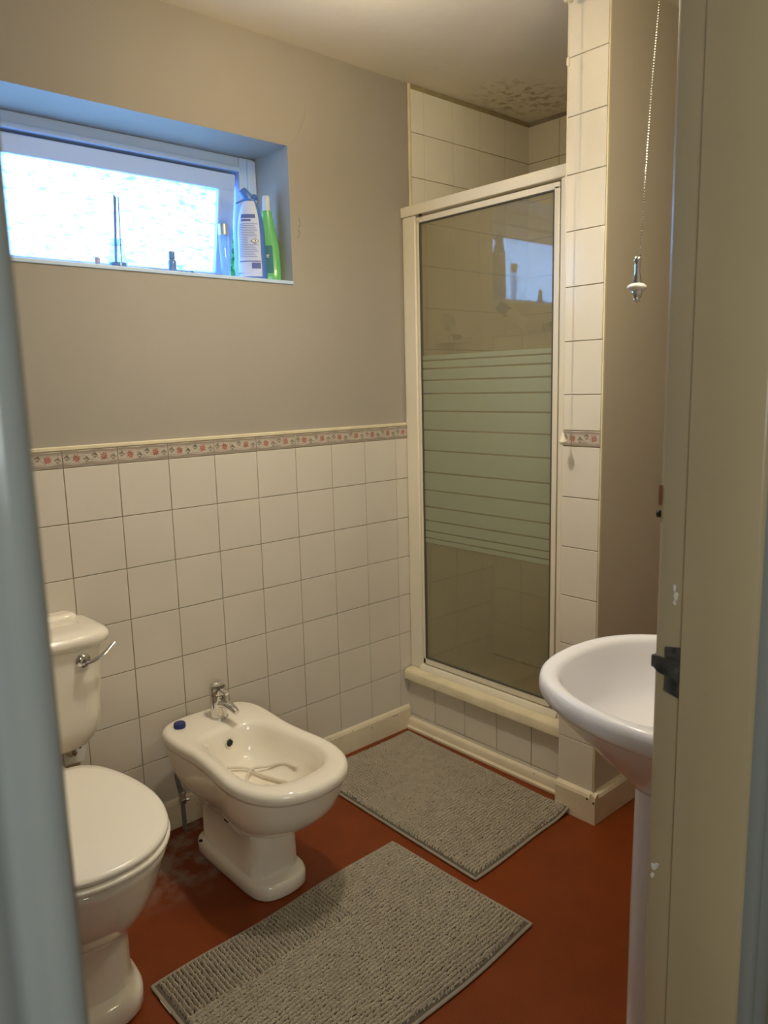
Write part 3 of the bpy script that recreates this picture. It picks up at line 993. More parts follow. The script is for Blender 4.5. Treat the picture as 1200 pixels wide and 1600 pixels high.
b = BM(); lathe(b, (BC - 0.002, -0.252, 0.343), [(0.0115, 0), (0.0125, -0.003), (0.010, -0.0042), (0.0085, -0.0015)], 20, 'y')
finish('overflow_ring', b, 'chrome', bowl)
b = BM(); lathe(b, (BC - 0.002, -0.2535, 0.343), [(0.0085, 0), (0.008, -0.0022)], 20, 'y')
finish('overflow_hole', b, 'dark', bowl)
b = BM(); lathe(b, (BC, -0.43, 0.267), [(0.022, 0), (0.022, 0.003), (0.012, 0.003), (0.010, 0.001)], 22)
finish('waste_fitting', b, 'chrome', bowl)
b = BM(); box(b, (BC - 0.0735, -0.345, 0.162), (BC - 0.0705, -0.325, 0.168), 0.0008)
finish('maker_mark', b, 'dark', bowl)
b = BM(); ball(b, (BC - 0.083, -0.195, 0.044), 0.006, (1, 1, 0.6)); finish('screw_hole_shade', b, 'dark', bowl)  # dark ball standing for the shade inside a screw hole
# mixer tap
b = BM()
TP = Vector((-0.886, -0.165, 0.387))
lathe(b, TP, [(0.027, 0), (0.027, 0.004), (0.024, 0.006), (0.0235, 0.03), (0.024, 0.055), (0.0225, 0.072)], 28)
tube(b, [TP + Vector((0, -0.008, 0.045)), TP + Vector((0.004, -0.040, 0.052)), TP + Vector((0.008, -0.068, 0.046)), TP + Vector((0.010, -0.086, 0.038))], 0.013, 14, smooth=14, radii=(0.017, 0.010), flat=0.75)
tap = finish('mixer_tap', b, 'chrome', t)
b = BM()
lathe(b, TP + Vector((0, 0, 0.073)), [(0.0225, 0), (0.0245, 0.002), (0.0250, 0.020), (0.022, 0.031), (0.013, 0.037), (0.002, 0.039)], 28)
tube(b, [TP + Vector((0.0, -0.008, 0.094)), TP + Vector((0.003, -0.030, 0.088)), TP + Vector((0.005, -0.046, 0.084))], 0.009, 10, smooth=8, radii=(0.012, 0.007), flat=0.6)
finish('tap_lever', b, 'chrome', tap)
b = BM(); tube(b, [(-0.945, -0.115, 0.345), (-0.962, -0.062, 0.255), (-0.975, -0.045, 0.205), (-0.973, -0.042, 0.165), (-0.965, -0.042, 0.120)], 0.0075, 10, smooth=24)
finish('supply_hose', b, 'hose', t)
b = BM()
lathe(b, (-0.963, -0.042, 0.088), [(0.010, 0), (0.012, 0.003), (0.012, 0.016), (0.009, 0.018), (0.009, 0.026), (0.012, 0.028), (0.012, 0.040), (0.008, 0.042)], 8)
tube(b, [(-0.963, -0.042, 0.098), (-0.944, -0.048, 0.098)], 0.005, 8)
finish('isolating_valve', b, 'brushed', t)
b = BM(); tube(b, [(-0.961, -0.042, 0.0), (-0.963, -0.042, 0.09)], 0.007, 10)
finish('supply_pipe', b, 'hose', t)

# blue cap on the rim and the loose tube in the bowl
b = BM(); lathe(b, (-1.004, -0.146, 0.3875), [(0.0165, 0), (0.0175, 0.002), (0.017, 0.012), (0.0155, 0.014), (0.003, 0.0145)], 24)
tag(finish('plastic_cap', b, 'navy', loc=(-1.004, -0.146, 0.3875)), 'small navy blue plastic cap on the back left corner of the bidet', 'cap')
b = BM()
HZ = 0.2845
hp = [(-0.945, -0.30, HZ + 0.012), (-0.918, -0.300, HZ + 0.004), (-0.892, -0.325, HZ), (-0.880, -0.375, HZ - 0.004), (-0.866, -0.425, HZ - 0.004), (-0.856, -0.470, HZ), (-0.868, -0.515, HZ + 0.004), (-0.905, -0.53, HZ + 0.004), (-0.945, -0.50, HZ + 0.004), (-0.955, -0.44, HZ + 0.002), (-0.925, -0.37, HZ), (-0.890, -0.345, HZ + 0.007), (-0.850, -0.358, HZ + 0.004), (-0.818, -0.395, HZ + 0.016), (-0.812, -0.45, HZ + 0.022)]
tube(b, hp, 0.0042, 9, smooth=110)
tag(finish('rubber_tube', b, 'rubber', loc=(-0.88, -0.42, 0.28)), 'thin cream rubber tube lying looped in the bidet bowl', 'tube')

# ------------------------------------------------------------------ toilet
TC = -1.445
t = thing('toilet', 'white close-coupled toilet with its lid down at the left', 'toilet', (TC, -0.4, 0))
SEAT = half_outline([(0, -0.262), (0.05, -0.262), (0.105, -0.268), (0.145, -0.305), (0.168, -0.36), (0.182, -0.42), (0.190, -0.48), (0.190, -0.54), (0.180, -0.60), (0.160, -0.655), (0.128, -0.70), (0.085, -0.733), (0.04, -0.748), (0, -0.752)], 30)
PAN = half_outline([(0, -0.215), (0.05, -0.215), (0.105, -0.235), (0.140, -0.295), (0.162, -0.355), (0.176, -0.415), (0.184, -0.475), (0.184, -0.535), (0.174, -0.595), (0.154, -0.648), (0.122, -0.692), (0.08, -0.723), (0.04, -0.737), (0, -0.741)], 30)
TF = half_outline([(0, -0.20), (0.04, -0.20), (0.08, -0.205), (0.105, -0.23), (0.110, -0.27), (0.111, -0.32), (0.111, -0.37), (0.111, -0.42), (0.111, -0.47), (0.110, -0.52), (0.104, -0.57), (0.084, -0.61), (0.046, -0.632), (0, -0.638)], 30)
TCOL = half_outline([(0, -0.22), (0.035, -0.22), (0.066, -0.223), (0.082, -0.24), (0.086, -0.28), (0.087, -0.32), (0.087, -0.37), (0.088, -0.42), (0.090, -0.47), (0.091, -0.51), (0.088, -0.55), (0.072, -0.58), (0.040, -0.598), (0, -0.603)], 30)
rings = []
for h, z in ((inset(TF, 0.004), 0.0), (TF, 0.006), (TF, 0.036), (inset(TF, 0.005), 0.048), (inset(TF, 0.012), 0.054), (blend(TF, TCOL, 0.9), 0.06), (TCOL, 0.08), (TCOL, 0.15), (TCOL, 0.195), (blend(TCOL, PAN, 0.05), 0.199), (blend(TCOL, PAN, 0.17), 0.207), (blend(TCOL, PAN, 0.32), 0.222), (blend(TCOL, PAN, 0.50), 0.248), (blend(TCOL, PAN, 0.67), 0.282), (blend(TCOL, PAN, 0.82), 0.322), (blend(TCOL, PAN, 0.92), 0.360), (blend(TCOL, PAN, 0.97), 0.380),
             (PAN, 0.390), (PAN, 0.400), (inset(PAN, 0.006), 0.406)):
    rings.append(full_ring(h, TC, z))
b = BM(); loft(b, rings)
# shelf that carries the cistern
box(b, (TC - 0.12, -0.27, 0.30), (TC + 0.12, -0.03, 0.400), 0.03, 4)
finish('pan', b, 'ceramic', t, sharp=60)
b = BM()
loft(b, [full_ring(h, TC, z) for h, z in ((inset(SEAT, 0.006), 0.408), (inset(SEAT, 0.001), 0.412), (SEAT, 0.418), (inset(SEAT, 0.002), 0.4225), (inset(SEAT, 0.008), 0.4245))])
st = finish('seat_ring', b, 'seat', t, sharp=60)
b = BM()
loft(b, [full_ring(h, TC, z) for h, z in ((inset(SEAT, 0.012), 0.427), (inset(SEAT, 0.006), 0.428), (inset(SEAT, 0.003), 0.433), (inset(SEAT, 0.004), 0.439), (inset(SEAT, 0.010), 0.4435))] + [full_ring(inset(SEAT, 0.010), TC, z, q, q) for q, z in ((0.90, 0.446), (0.7, 0.4475), (0.4, 0.448), (0.1, 0.4482))])
finish('lid', b, 'seat', t, sharp=60)
for s in (-1, 1):
    b = BM()
    tube(b, [(TC + s * 0.05, -0.258, 0.421), (TC + s * 0.10, -0.258, 0.421)], 0.007, 12)
    finish('hinge', b, 'seat', t)
# cistern: rounded tank with a curved underside
def rrect(cx, hw, y0, y1, z, rad, n=8, bow=0.0):
    pts = []
    cs = [(cx + hw - rad, y0 - rad, 0), (cx - hw + rad, y0 - rad, 90), (cx - hw + rad, y1 + rad, 180), (cx + hw - rad, y1 + rad, 270)]
    for x, y, a0 in cs:
        for k in range(n):
            a = math.radians(a0 + 90 * k / (n - 1))
            pts.append(Vector((x + rad * math.cos(a), y + rad * math.sin(a), z)))
    for p in pts:     # bowed front
        if p.y < (y0 + y1) / 2:
            p.y -= bow * (1 - ((p.x - cx) / hw) ** 2)
    return pts


rings = []
for hw, yf, z, rad in ((0.125, -0.13, 0.424, 0.04), (0.162, -0.155, 0.428, 0.045), (0.190, -0.172, 0.440, 0.05), (0.209, -0.183, 0.462, 0.055), (0.218, -0.189, 0.490, 0.058), (0.223, -0.192, 0.53, 0.06), (0.228, -0.196, 0.62, 0.06), (0.232, -0.200, 0.712, 0.06)):
    rings.append(rrect(TC, hw, -0.018, yf, z, rad, bow=0.012))
b = BM(); loft(b, rings)
ci = finish('cistern', b, 'ceramic', t, sharp=60)
b = BM()
loft(b, [rrect(TC, hw, -0.009, yf, z, rad, bow=0.014) for hw, yf, z, rad in ((0.237, -0.206, 0.712, 0.05), (0.247, -0.213, 0.717, 0.055), (0.251, -0.216, 0.728, 0.055), (0.249, -0.214, 0.738, 0.055), (0.241, -0.207, 0.746, 0.052), (0.227, -0.19, 0.7505, 0.045), (0.20, -0.165, 0.752, 0.035))])
loft(b, [rrect(TC, hw, -0.009, yf, z, rad, bow=0.0) for hw, yf, z, rad in ((0.218, -0.060, 0.744, 0.022), (0.214, -0.056, 0.757, 0.02), (0.205, -0.048, 0.763, 0.015))])
finish('cistern_lid', b, 'ceramic', t, sharp=60)
b = BM()
LX = TC + 0.165; LY = -0.205
lathe(b, (LX, LY, -0.470 + FZ), [(0.0185, 0.004), (0.019, -0.003), (0.016, -0.007), (0.011, -0.009), (0.010, -0.020), (0.003, -0.022)], 24, 'y')
tube(b, [(LX - 0.004, LY - 0.020, -0.474 + FZ), (LX + 0.020, LY - 0.026, -0.468 + FZ), (LX + 0.048, LY - 0.024, -0.456 + FZ), (LX + 0.078, LY - 0.012, -0.440 + FZ)], 0.006, 10, smooth=16, radii=(0.0075, 0.0055), flat=0.55)
finish('flush_lever', b, 'chrome', ci)
b = BM()
tube(b, [(TC + 0.150, -0.085, 0.44), (TC + 0.150, -0.085, 0.405), (TC + 0.165, -0.075, 0.38)], 0.009, 10, smooth=10)
tube(b, [(TC + 0.150, -0.03, 0.385), (TC + 0.153, -0.085, 0.385)], 0.008, 10)
lathe(b, (TC + 0.150, -0.085, 0.392), [(0.014, 0), (0.016, 0.004), (0.016, 0.018), (0.011, 0.022)], 8)
finish('inlet_valve', b, 'brushed', t)
b = BM()
prism(b, [(TC + 0.150, 0.330), (TC + 0.205, 0.330), (TC + 0.212, 0.36), (TC + 0.205, 0.405), (TC + 0.190, 0.425), (TC + 0.150, 0.425)], 'y', -0.03, -0.022)
lathe(b, (TC + 0.196, -0.0305, 0.372), [(0.004, 0), (0.003, -0.002)], 10, 'y', mi=1)
finish('pipe_bracket', b, ['label_white', 'dark'], t)

# ------------------------------------------------------------------ pedestal basin on the front wall
SC = -0.672
t = thing('pedestal_basin', 'bright white pedestal wash basin half hidden behind the right door jamb', 'wash basin', (SC, -1.50, 0))
BZ = 0.815
BR = half_outline([(0, -1.647), (0.09, -1.647), (0.17, -1.646), (0.215, -1.638), (0.240, -1.612), (0.250, -1.570), (0.252, -1.52), (0.247, -1.465), (0.233, -1.405), (0.208, -1.345), (0.170, -1.292), (0.120, -1.256), (0.062, -1.238), (0, -1.232)], 30)
BR = [Vector((p.x, p.y, 0)) for p in BR][::-1]   # front to back, so that y falls along the list
def ringb(h, z): return full_ring(h, SC, z)


def insetb(h, dist):
    return inset(h, dist)


cy = -1.46
def scl(h, s, sy=None, c=cy):
    return [Vector((p.x * s, c + (p.y - c) * (sy or s), 0)) for p in h]


BI = half_outline([(0, -1.272), (0.055, -1.277), (0.108, -1.293), (0.152, -1.325), (0.186, -1.37), (0.207, -1.42), (0.216, -1.465), (0.217, -1.505), (0.206, -1.54), (0.176, -1.562), (0.13, -1.572), (0.085, -1.576), (0.04, -1.577), (0, -1.577)], 30)
PC = half_outline([(0, -1.41), (0.025, -1.411), (0.05, -1.418), (0.068, -1.434), (0.077, -1.455), (0.079, -1.48), (0.080, -1.505), (0.080, -1.53), (0.080, -1.555), (0.079, -1.58), (0.076, -1.60), (0.066, -1.615), (0.035, -1.618), (0, -1.619)], 30)
rings = [ringb(scl(blend(PC, BR, 0.02), 1.0), 0.612)]
for tt, z in ((0.06, 0.622), (0.20, 0.645), (0.40, 0.678), (0.62, 0.714), (0.80, 0.745), (0.915, 0.768), (0.955, 0.776)):
    rings.append(ringb(blend(PC, BR, tt), z))
rings += [ringb(h, z) for h, z in ((blend(PC, BR, 0.98), 0.779), (BR, 0.788), (BR, 0.801), (scl(BR, 0.990), 0.810), (scl(BR, 0.972), 0.815), (scl(BR, 0.95), 0.8165),
          (blend(BR, BI, 0.72), 0.815), (blend(BR, BI, 0.92), 0.8115), (BI, 0.805), (scl(BI, 0.975, c=-1.45), 0.793), (scl(BI, 0.94, c=-1.45), 0.765), (scl(BI, 0.85, c=-1.45), 0.72), (scl(BI, 0.66, c=-1.45), 0.69), (scl(BI, 0.36, c=-1.45), 0.677), (scl(BI, 0.08, c=-1.45), 0.672))]
b = BM(); loft(b, rings)
bs = finish('basin_bowl', b, 'basin', t, sharp=60)
b = BM()
PF = scl(PC, 1.36, 1.14, c=-1.52)
PF = [Vector((p.x, max(p.y, -9), 0)) for p in PF]
loft(b, [ringb(h, z) for h, z in ((scl(PF, 0.98), 0.0), (PF, 0.006), (PF, 0.030), (blend(PF, PC, 0.15), 0.042), (blend(PF, PC, 0.5), 0.050), (blend(PF, PC, 0.85), 0.062), (PC, 0.085), (PC, 0.35), (scl(PC, 0.98, c=-1.52), 0.55), (scl(PC, 0.97, c=-1.52), 0.64))])
finish('pedestal', b, 'basin', t, sharp=60)
for s in (-1, 1):
    b = BM()
    q = Vector((SC + s * 0.10, -1.61, 0.8155))
    lathe(b, q, [(0.022, 0), (0.020, 0.006), (0.014, 0.010), (0.013, 0.045), (0.019, 0.052), (0.021, 0.066), (0.014, 0.076), (0.003, 0.078)], 20)
    tube(b, [q + Vector((0, -0.0, 0.030)), q + Vector((0, 0.04, 0.040)), q + Vector((0, 0.075, 0.032)), q + Vector((0, 0.08, 0.018))], 0.010, 12, smooth=12)
    finish('pillar_tap', b, 'chrome', bs)

# ------------------------------------------------------------------ bath mats
def mat_rug(name, label, corners, lift=None, seed=1, tagpos=None, rowdir=0, wav=0.0):
    """corners: p00 (start), along u, along v. chenille rows run along u"""
    rng = np.random.default_rng(seed)
    p00, pu, pv, puv = [np.array(c, float) for c in corners]
    Lu = np.linalg.norm(pu - p00); Lv = np.linalg.norm(pv - p00)
    base = thing(name, label, 'bath mat', (*((p00 + puv) / 2), 0))
    step = 0.00175
    nu = int(Lu / step); nv = int(Lv / step)
    U, V = np.meshgrid(np.linspace(0, 1, nu), np.linspace(0, 1, nv), indexing='ij')
    ux = U * Lu; vx = V * Lv
    # slow wandering of the rows
    def lf(a, b_, sx, sy, n=5):
        o = np.zeros_like(a)
        for k in range(n):
            fx, fy, ph = rng.uniform(-1, 1) * sx, rng.uniform(-1, 1) * sy, rng.uniform(0, 6.28)
            o += np.sin(a * fx + b_ * fy + ph)
        return o / n
    warp = 0.006 * lf(ux, vx, 22, 9, 6) + 0.0025 * lf(ux, vx, 60, 40, 6)
    warp2 = 0.004 * lf(ux, vx, 18, 40, 6)
    rp, bp_ = 0.0112, 0.0076
    tab = rng.random((4096, 4))

    def loops(s_, t_):
        a = s_ / rp; c = t_ / bp_
        Hh = np.zeros_like(ux)
        ia = np.floor(a).astype(int); ic0 = np.floor(c).astype(int)
        for di in (-1, 0, 1):
            for dj in (-1, 0, 1):
                i = ia + di; j = ic0 + dj
                h = tab[((i * 73856093) ^ (j * 19349663)) % 4096]
                ca = i + 0.5 + (h[..., 0] - 0.5) * 0.16
                cc = j + 0.5 + (h[..., 1] - 0.5) * 0.7
                ang = (h[..., 2] - 0.5) * 0.42
                da = (a - ca) * rp; dc = (c - cc) * bp_
                x_ = dc * np.cos(ang) + da * np.sin(ang); y_ = -dc * np.sin(ang) + da * np.cos(ang)
                q = 1 - (x_ / 0.0078) ** 2 - (y_ / 0.0042) ** 2
                Hh = np.maximum(Hh, np.clip(q, 0, 1) ** 0.6 * (0.0125 + 0.0030 * h[..., 3]))
        return Hh
    H = loops(vx + warp, ux + warp2)
    # a patch where the pile has been brushed the other way
    cross = (V > 0.70 + 0.10 * lf(ux, vx, 14, 30, 4)) & (U < 0.62)
    H = np.where(cross, loops(ux + warp2 * 1.3, vx + warp), H)
    edge = np.minimum(np.minimum(ux, Lu - ux), np.minimum(vx, Lv - vx))
    H = H * np.clip((edge - 0.006) / 0.006, 0, 1)
    swell = 0.0015 * lf(ux, vx, 12, 12, 5) + 0.0015
    # outline wobble
    P = (1 - U)[..., None] * (1 - V)[..., None] * p00 + U[..., None] * (1 - V)[..., None] * pu + (1 - U)[..., None] * V[..., None] * pv + U[..., None] * V[..., None] * puv
    du = (pu - p00) / Lu; dv = (pv - p00) / Lv
    wob = wav * np.sin(ux * 13 + 0.6) * (V * 2 - 1)
    P = P + wob[..., None] * dv
    Z = 0.005 + swell
    if lift is not None:
        lx, ly, lr, lh = lift
        dd = np.hypot(P[..., 0] - lx, P[..., 1] - ly)
        Z = Z + lh * np.clip(1 - dd / lr, 0, 1) ** 2
    co = np.dstack([P[..., 0], P[..., 1], Z + H]).reshape(-1, 3)
    top = co.copy()
    # a closed shell: pile surface above, flat backing below
    bot = np.dstack([P[..., 0], P[..., 1], Z - 0.0045]).reshape(-1, 3)
    idx = np.arange(nu * nv).reshape(nu, nv)
    q1 = np.stack([idx[:-1, :-1], idx[1:, :-1], idx[1:, 1:], idx[:-1, 1:]], -1).reshape(-1, 4)
    L0 = np.array([*base.location])
    me = bpy.data.meshes.new('pile')
    me.from_pydata((top - L0).tolist(), [], q1.tolist()); me.materials.append(M['rug']); me.materials.append(M['rugbase'])
    hq = H.ravel()[q1].mean(1)
    me.polygons.foreach_set('material_index', (hq < 0.0042).astype(np.int32))  # low faces take the dark backing colour, standing for groove shade
    me.polygons.foreach_set('use_smooth', [True] * len(me.polygons))
    o = bpy.data.objects.new('pile', me); COL.objects.link(o); o.parent = base
    # backing and hem
    k = 6
    sub = idx[::k, ::k]
    iu = sorted(set(list(range(0, nu, k)) + [nu - 1])); iv = sorted(set(list(range(0, nv, k)) + [nv - 1]))
    sub = idx[np.ix_(iu, iv)]
    bmk = BM()
    VT = {}
    for tier, arr, dz in ((0, bot, 0.0), (1, bot, 0.004)):
        for id_ in sub.ravel():
            VT[(tier, id_)] = bmk.verts.new((arr[id_][0], arr[id_][1], arr[id_][2] + dz))
    for tier in (0, 1):
        for i in range(len(iu) - 1):
            for j in range(len(iv) - 1):
                bmk.faces.new([VT[(tier, sub[i, j])], VT[(tier, sub[i + 1, j])], VT[(tier, sub[i + 1, j + 1])], VT[(tier, sub[i, j + 1])]])
    finish('backing', bmk, 'rugbase', base)
    per = [sub[i, 0] for i in range(len(iu))] + [sub[-1, j] for j in range(1, len(iv))] + [sub[i, -1] for i in range(len(iu) - 2, -1, -1)] + [sub[0, j] for j in range(len(iv) - 2, 0, -1)]
    pts = [Vector(bot[i]) + Vector((0, 0, 0.0032)) for i in per]
    bmk = BM(); n = 8; rings = []
    for i, p in enumerate(pts):
        tdir = (pts[(i + 1) % len(pts)] - pts[i - 1]).normalized()
        a_ = tdir.cross(Vector((0, 0, 1))).normalized(); b_ = a_.cross(tdir)
        rings.append([p + a_ * 0.0046 * math.cos(2 * math.pi * q / n) + b_ * 0.0034 * math.sin(2 * math.pi * q / n) for q in range(n)])
    rings.append(rings[0])
    loft(bmk, rings, False, False)
    bmesh.ops.remove_doubles(bmk, verts=bmk.verts, dist=1e-6)
    finish('hem', bmk, 'hem', base)
    if tagpos:
        bmk = BM()
        (x0, y0), (x1, y1) = tagpos
        dx, dy = x1 - x0, y1 - y0
        Lq = math.hypot(dx, dy); nx, ny = dy / Lq * 0.016, -dx / Lq * 0.016
        sgn = -1
        lo = [Vector((x0, y0, 0.003)), Vector((x1, y1, 0.003)), Vector((x1 + sgn * nx, y1 + sgn * ny, 0.002)), Vector((x0 + sgn * nx, y0 + sgn * ny, 0.002))]
        loft(bmk, [lo, [v + Vector((0, 0, 0.0035)) for v in lo]])
        tg = finish('label_tag', bmk, 'label_white', base)
        tg['label'] = 'white sewn-on label'
    return base


mat_rug('bath_mat', 'grey chenille bath mat with a white corner tag, nearest the doorway',
        [(-1.322, -1.080), (-0.535, -1.050), (-1.322, -0.578), (-0.550, -0.545)], seed=4, tagpos=((-1.327, -0.625), (-1.327, -0.675)), wav=0.004)
mat_rug('bath_mat', 'grey chenille bath mat in front of the shower plinth, with one corner turned up',
        [(-0.503, -0.832), (-0.030, -0.815), (-0.487, -0.058), (-0.008, -0.052)], seed=9, lift=(-0.030, -0.815, 0.10, 0.020), wav=0.003)

# ------------------------------------------------------------------ things on the window sill
SZ = WZ0 + 0.001


def ovoid_bottle(bm, c, prof, n=32, mi=0, rot=0.0, lean=(0, 0)):
    """prof: (half width, half depth, z)"""
    rings = []
    ca, sa = math.cos(rot), math.sin(rot)
    for a, d_, z in prof:
        ring = []
        for k in range(n):
            t_ = 2 * math.pi * k / n
            x = a * math.copysign(abs(math.cos(t_)) ** 0.8, math.cos(t_)); y = d_ * math.copysign(abs(math.sin(t_)) ** 0.8, math.sin(t_))
            ring.append(Vector((c[0] + x * ca - y * sa + lean[0] * z, c[1] + x * sa + y * ca + lean[1] * z, c[2] + z)))
        rings.append(ring)
    loft(bm, rings, mi=mi)


# big blue-white cleaner bottle; its broad face is turned to the room and the doorway
bc = (-0.543, 0.060, SZ); ROT = -0.57
t = thing('cleaner_bottle', 'tall blue toilet cleaner bottle with a pale printed back label and angled blue cap', 'bottle', bc)
prof = [(0.040, 0.026, 0.0), (0.044, 0.029, 0.004), (0.0455, 0.030, 0.02), (0.044, 0.029, 0.06), (0.0425, 0.028, 0.10), (0.0425, 0.028, 0.14), (0.040, 0.0265, 0.175), (0.034, 0.024, 0.205), (0.026, 0.020, 0.228), (0.019, 0.016, 0.242), (0.015, 0.013, 0.250)]
b = BM(); ovoid_bottle(b, bc, prof, rot=ROT, lean=(0.0, 0))
finish('bottle_body', b, 'blue_bottle', t)
# wrap-round label, a shell 0.5 mm proud of the front left half
b = BM()
def shell(bm, prof, c, rot, t0, t1, off, n=18, mi=0):
    rings = []
    ca, sa = math.cos(rot), math.sin(rot)
    for a, d_, z in prof:
        ring = []
        for k in range(n + 1):
            t_ = t0 + (t1 - t0) * k / n
            x = (a + off) * math.copysign(abs(math.cos(t_)) ** 0.8, math.cos(t_)); y = (d_ + off) * math.copysign(abs(math.sin(t_)) ** 0.8, math.sin(t_))
            ring.append(Vector((c[0] + x * ca - y * sa, c[1] + x * sa + y * ca, c[2] + z)))
        rings.append(ring)
    loft(bm, rings, False, False, closed=False, mi=mi)


def interp(prof, z):
    for p, q in zip(prof, prof[1:]):
        if p[2] <= z <= q[2]:
            s = (z - p[2]) / (q[2] - p[2])
            return (p[0] + (q[0] - p[0]) * s, p[1] + (q[1] - p[1]) * s, z)
    return prof[-1]


A0, A1 = math.radians(178), math.radians(304)
lab = [interp(prof, z) for z in (0.010, 0.04, 0.07, 0.10, 0.13, 0.16, 0.18, 0.20, 0.215, 0.228, 0.24)]
shell(b, lab, bc, ROT, A0, A1, 0.0006)
lb = finish('back_label', b, 'pale_label', t)
b = BM()
def strip(z0, z1, a0, a1, mi=0, off=0.0011, n=8):
    shell(b, [interp(prof, z0), interp(prof, z1)], bc, ROT, math.radians(a0), math.radians(a1), off, n=n, mi=mi)
strip(0.187, 0.199, 222, 288); strip(0.178, 0.184, 225, 270)
z = 0.170
for k in range(20):
    if 8 <= k <= 11:
        strip(z - 0.0012, z, 215, 258)
    else:
        strip(z - 0.0012, z, 212, 296 - (k * 37 % 21))
    z -= 0.0052
strip(0.034, 0.052, 268, 298); strip(0.055, 0.058, 212, 299)
finish('label_print', b, 'ink', lb)
b = BM()       # hazard diamond with an exclamation mark
zc = 0.118; a_c = 281
def dia(bm, a_c, zc, w, h, off, mi):
    ring = []
    for da, dz in ((w, 0), (0, h), (-w, 0), (0, -h)):
        P_ = interp(prof, zc + dz); t_ = math.radians(a_c + da)
        ca, sa = math.cos(ROT), math.sin(ROT)
        x = (P_[0] + off) * math.copysign(abs(math.cos(t_)) ** 0.8, math.cos(t_)); y = (P_[1] + off) * math.copysign(abs(math.sin(t_)) ** 0.8, math.sin(t_))
        ring.append(bm.verts.new((bc[0] + x * ca - y * sa, bc[1] + x * sa + y * ca, bc[2] + P_[2])))
    bm.faces.new(ring).material_index = mi
dia(b, a_c, zc, 14, 0.0085, 0.0016, 0); dia(b, a_c, zc, 11.5, 0.0068, 0.0021, 1)
shell(b, [interp(prof, zc - 0.001), interp(prof, zc + 0.0042)], bc, ROT, math.radians(a_c - 1.6), math.radians(a_c + 1.6), 0.0026, n=2, mi=0)
shell(b, [interp(prof, zc - 0.0040), interp(prof, zc - 0.0024)], bc, ROT, math.radians(a_c - 1.6), math.radians(a_c + 1.6), 0.0026, n=2, mi=0)
finish('hazard_symbol', b, ['ink_black', 'label_white'], lb)
b = BM()
slanted(b, (bc[0] - 0.001, bc[1], SZ + 0.246), (bc[0] - 0.020, bc[1] + 0.012, SZ + 0.276), [(0.016, 0), (0.0165, 0.2), (0.014, 0.9), (0.011, 1.0)])
tube(b, [(bc[0] + 0.006, bc[1], SZ + 0.250), (bc[0] + 0.024, bc[1] + 0.01, SZ + 0.262), (bc[0] + 0.034, bc[1] + 0.016, SZ + 0.258)], 0.008, 10, smooth=8)
finish('bottle_cap', b, 'blue_bottle', t)
b = BM()     # thin trigger spout sticking out on the left
tube(b, [(bc[0] - 0.020, bc[1] + 0.006, SZ + 0.244), (bc[0] - 0.044, bc[1] + 0.010, SZ + 0.232)], 0.0028, 8)
finish('spout', b, 'blue_bottle', t)

gc = (-0.4675, 0.080, SZ)
t = thing('washing_liquid_bottle', 'bright green bottle with a clear neck at the right end of the window sill', 'bottle', gc)
gp = [(0.035, 0.018, 0), (0.038, 0.020, 0.004), (0.0385, 0.0205, 0.02), (0.0380, 0.020, 0.06), (0.0355, 0.0195, 0.11), (0.0275, 0.018, 0.155), (0.0200, 0.016, 0.195), (0.0145, 0.0135, 0.225)]
b = BM(); ovoid_bottle(b, gc, gp, rot=-0.57)
finish('bottle_body', b, 'green_bottle', t)
b = BM(); ovoid_bottle(b, gc, [(0.0136, 0.0136, 0.2255), (0.0125, 0.0125, 0.245), (0.0120, 0.0120, 0.268), (0.010, 0.010, 0.272)], rot=-0.57)
finish('bottle_neck', b, mat('milky_clear_plastic', (0.62, 0.68, 0.70), 0.25), t)
b = BM()
shell(b, [(interp(gp, z)[0], interp(gp, z)[1], z) for z in (0.030, 0.035, 0.05, 0.07, 0.09, 0.108, 0.116)], gc, -0.57, math.radians(222), math.radians(286), 0.0007)
gl = finish('front_label', b, 'teal', t)


def letters(text, size, loc, rotz, mname, parent, name):
    cu = bpy.data.curves.new(name, 'FONT')
    cu.body = text; cu.size = size; cu.extrude = 0.0003; cu.align_x = 'CENTER'
    tmp = bpy.data.objects.new('tmp_text', cu); COL.objects.link(tmp)
    bpy.context.view_layer.update()
    me = bpy.data.meshes.new_from_object(tmp.evaluated_get(bpy.context.evaluated_depsgraph_get()))
    COL.objects.unlink(tmp); bpy.data.objects.remove(tmp)
    mm = Matrix.Translation(Vector(loc)) @ Matrix.Rotation(rotz, 4, 'Z') @ Matrix.Rotation(math.radians(90), 4, 'X')
    me.transform(Matrix.Translation(-WORLDLOC[parent.name]) @ mm)
    me.materials.clear(); me.materials.append(M[mname])
    o = bpy.data.objects.new(name, me); COL.objects.link(o); o.parent = parent
    return o


letters('le', 0.022, (gc[0] - 0.0168, gc[1] - 0.0160, SZ + 0.078), -0.57, 'label_white', gl, 'label_letters')

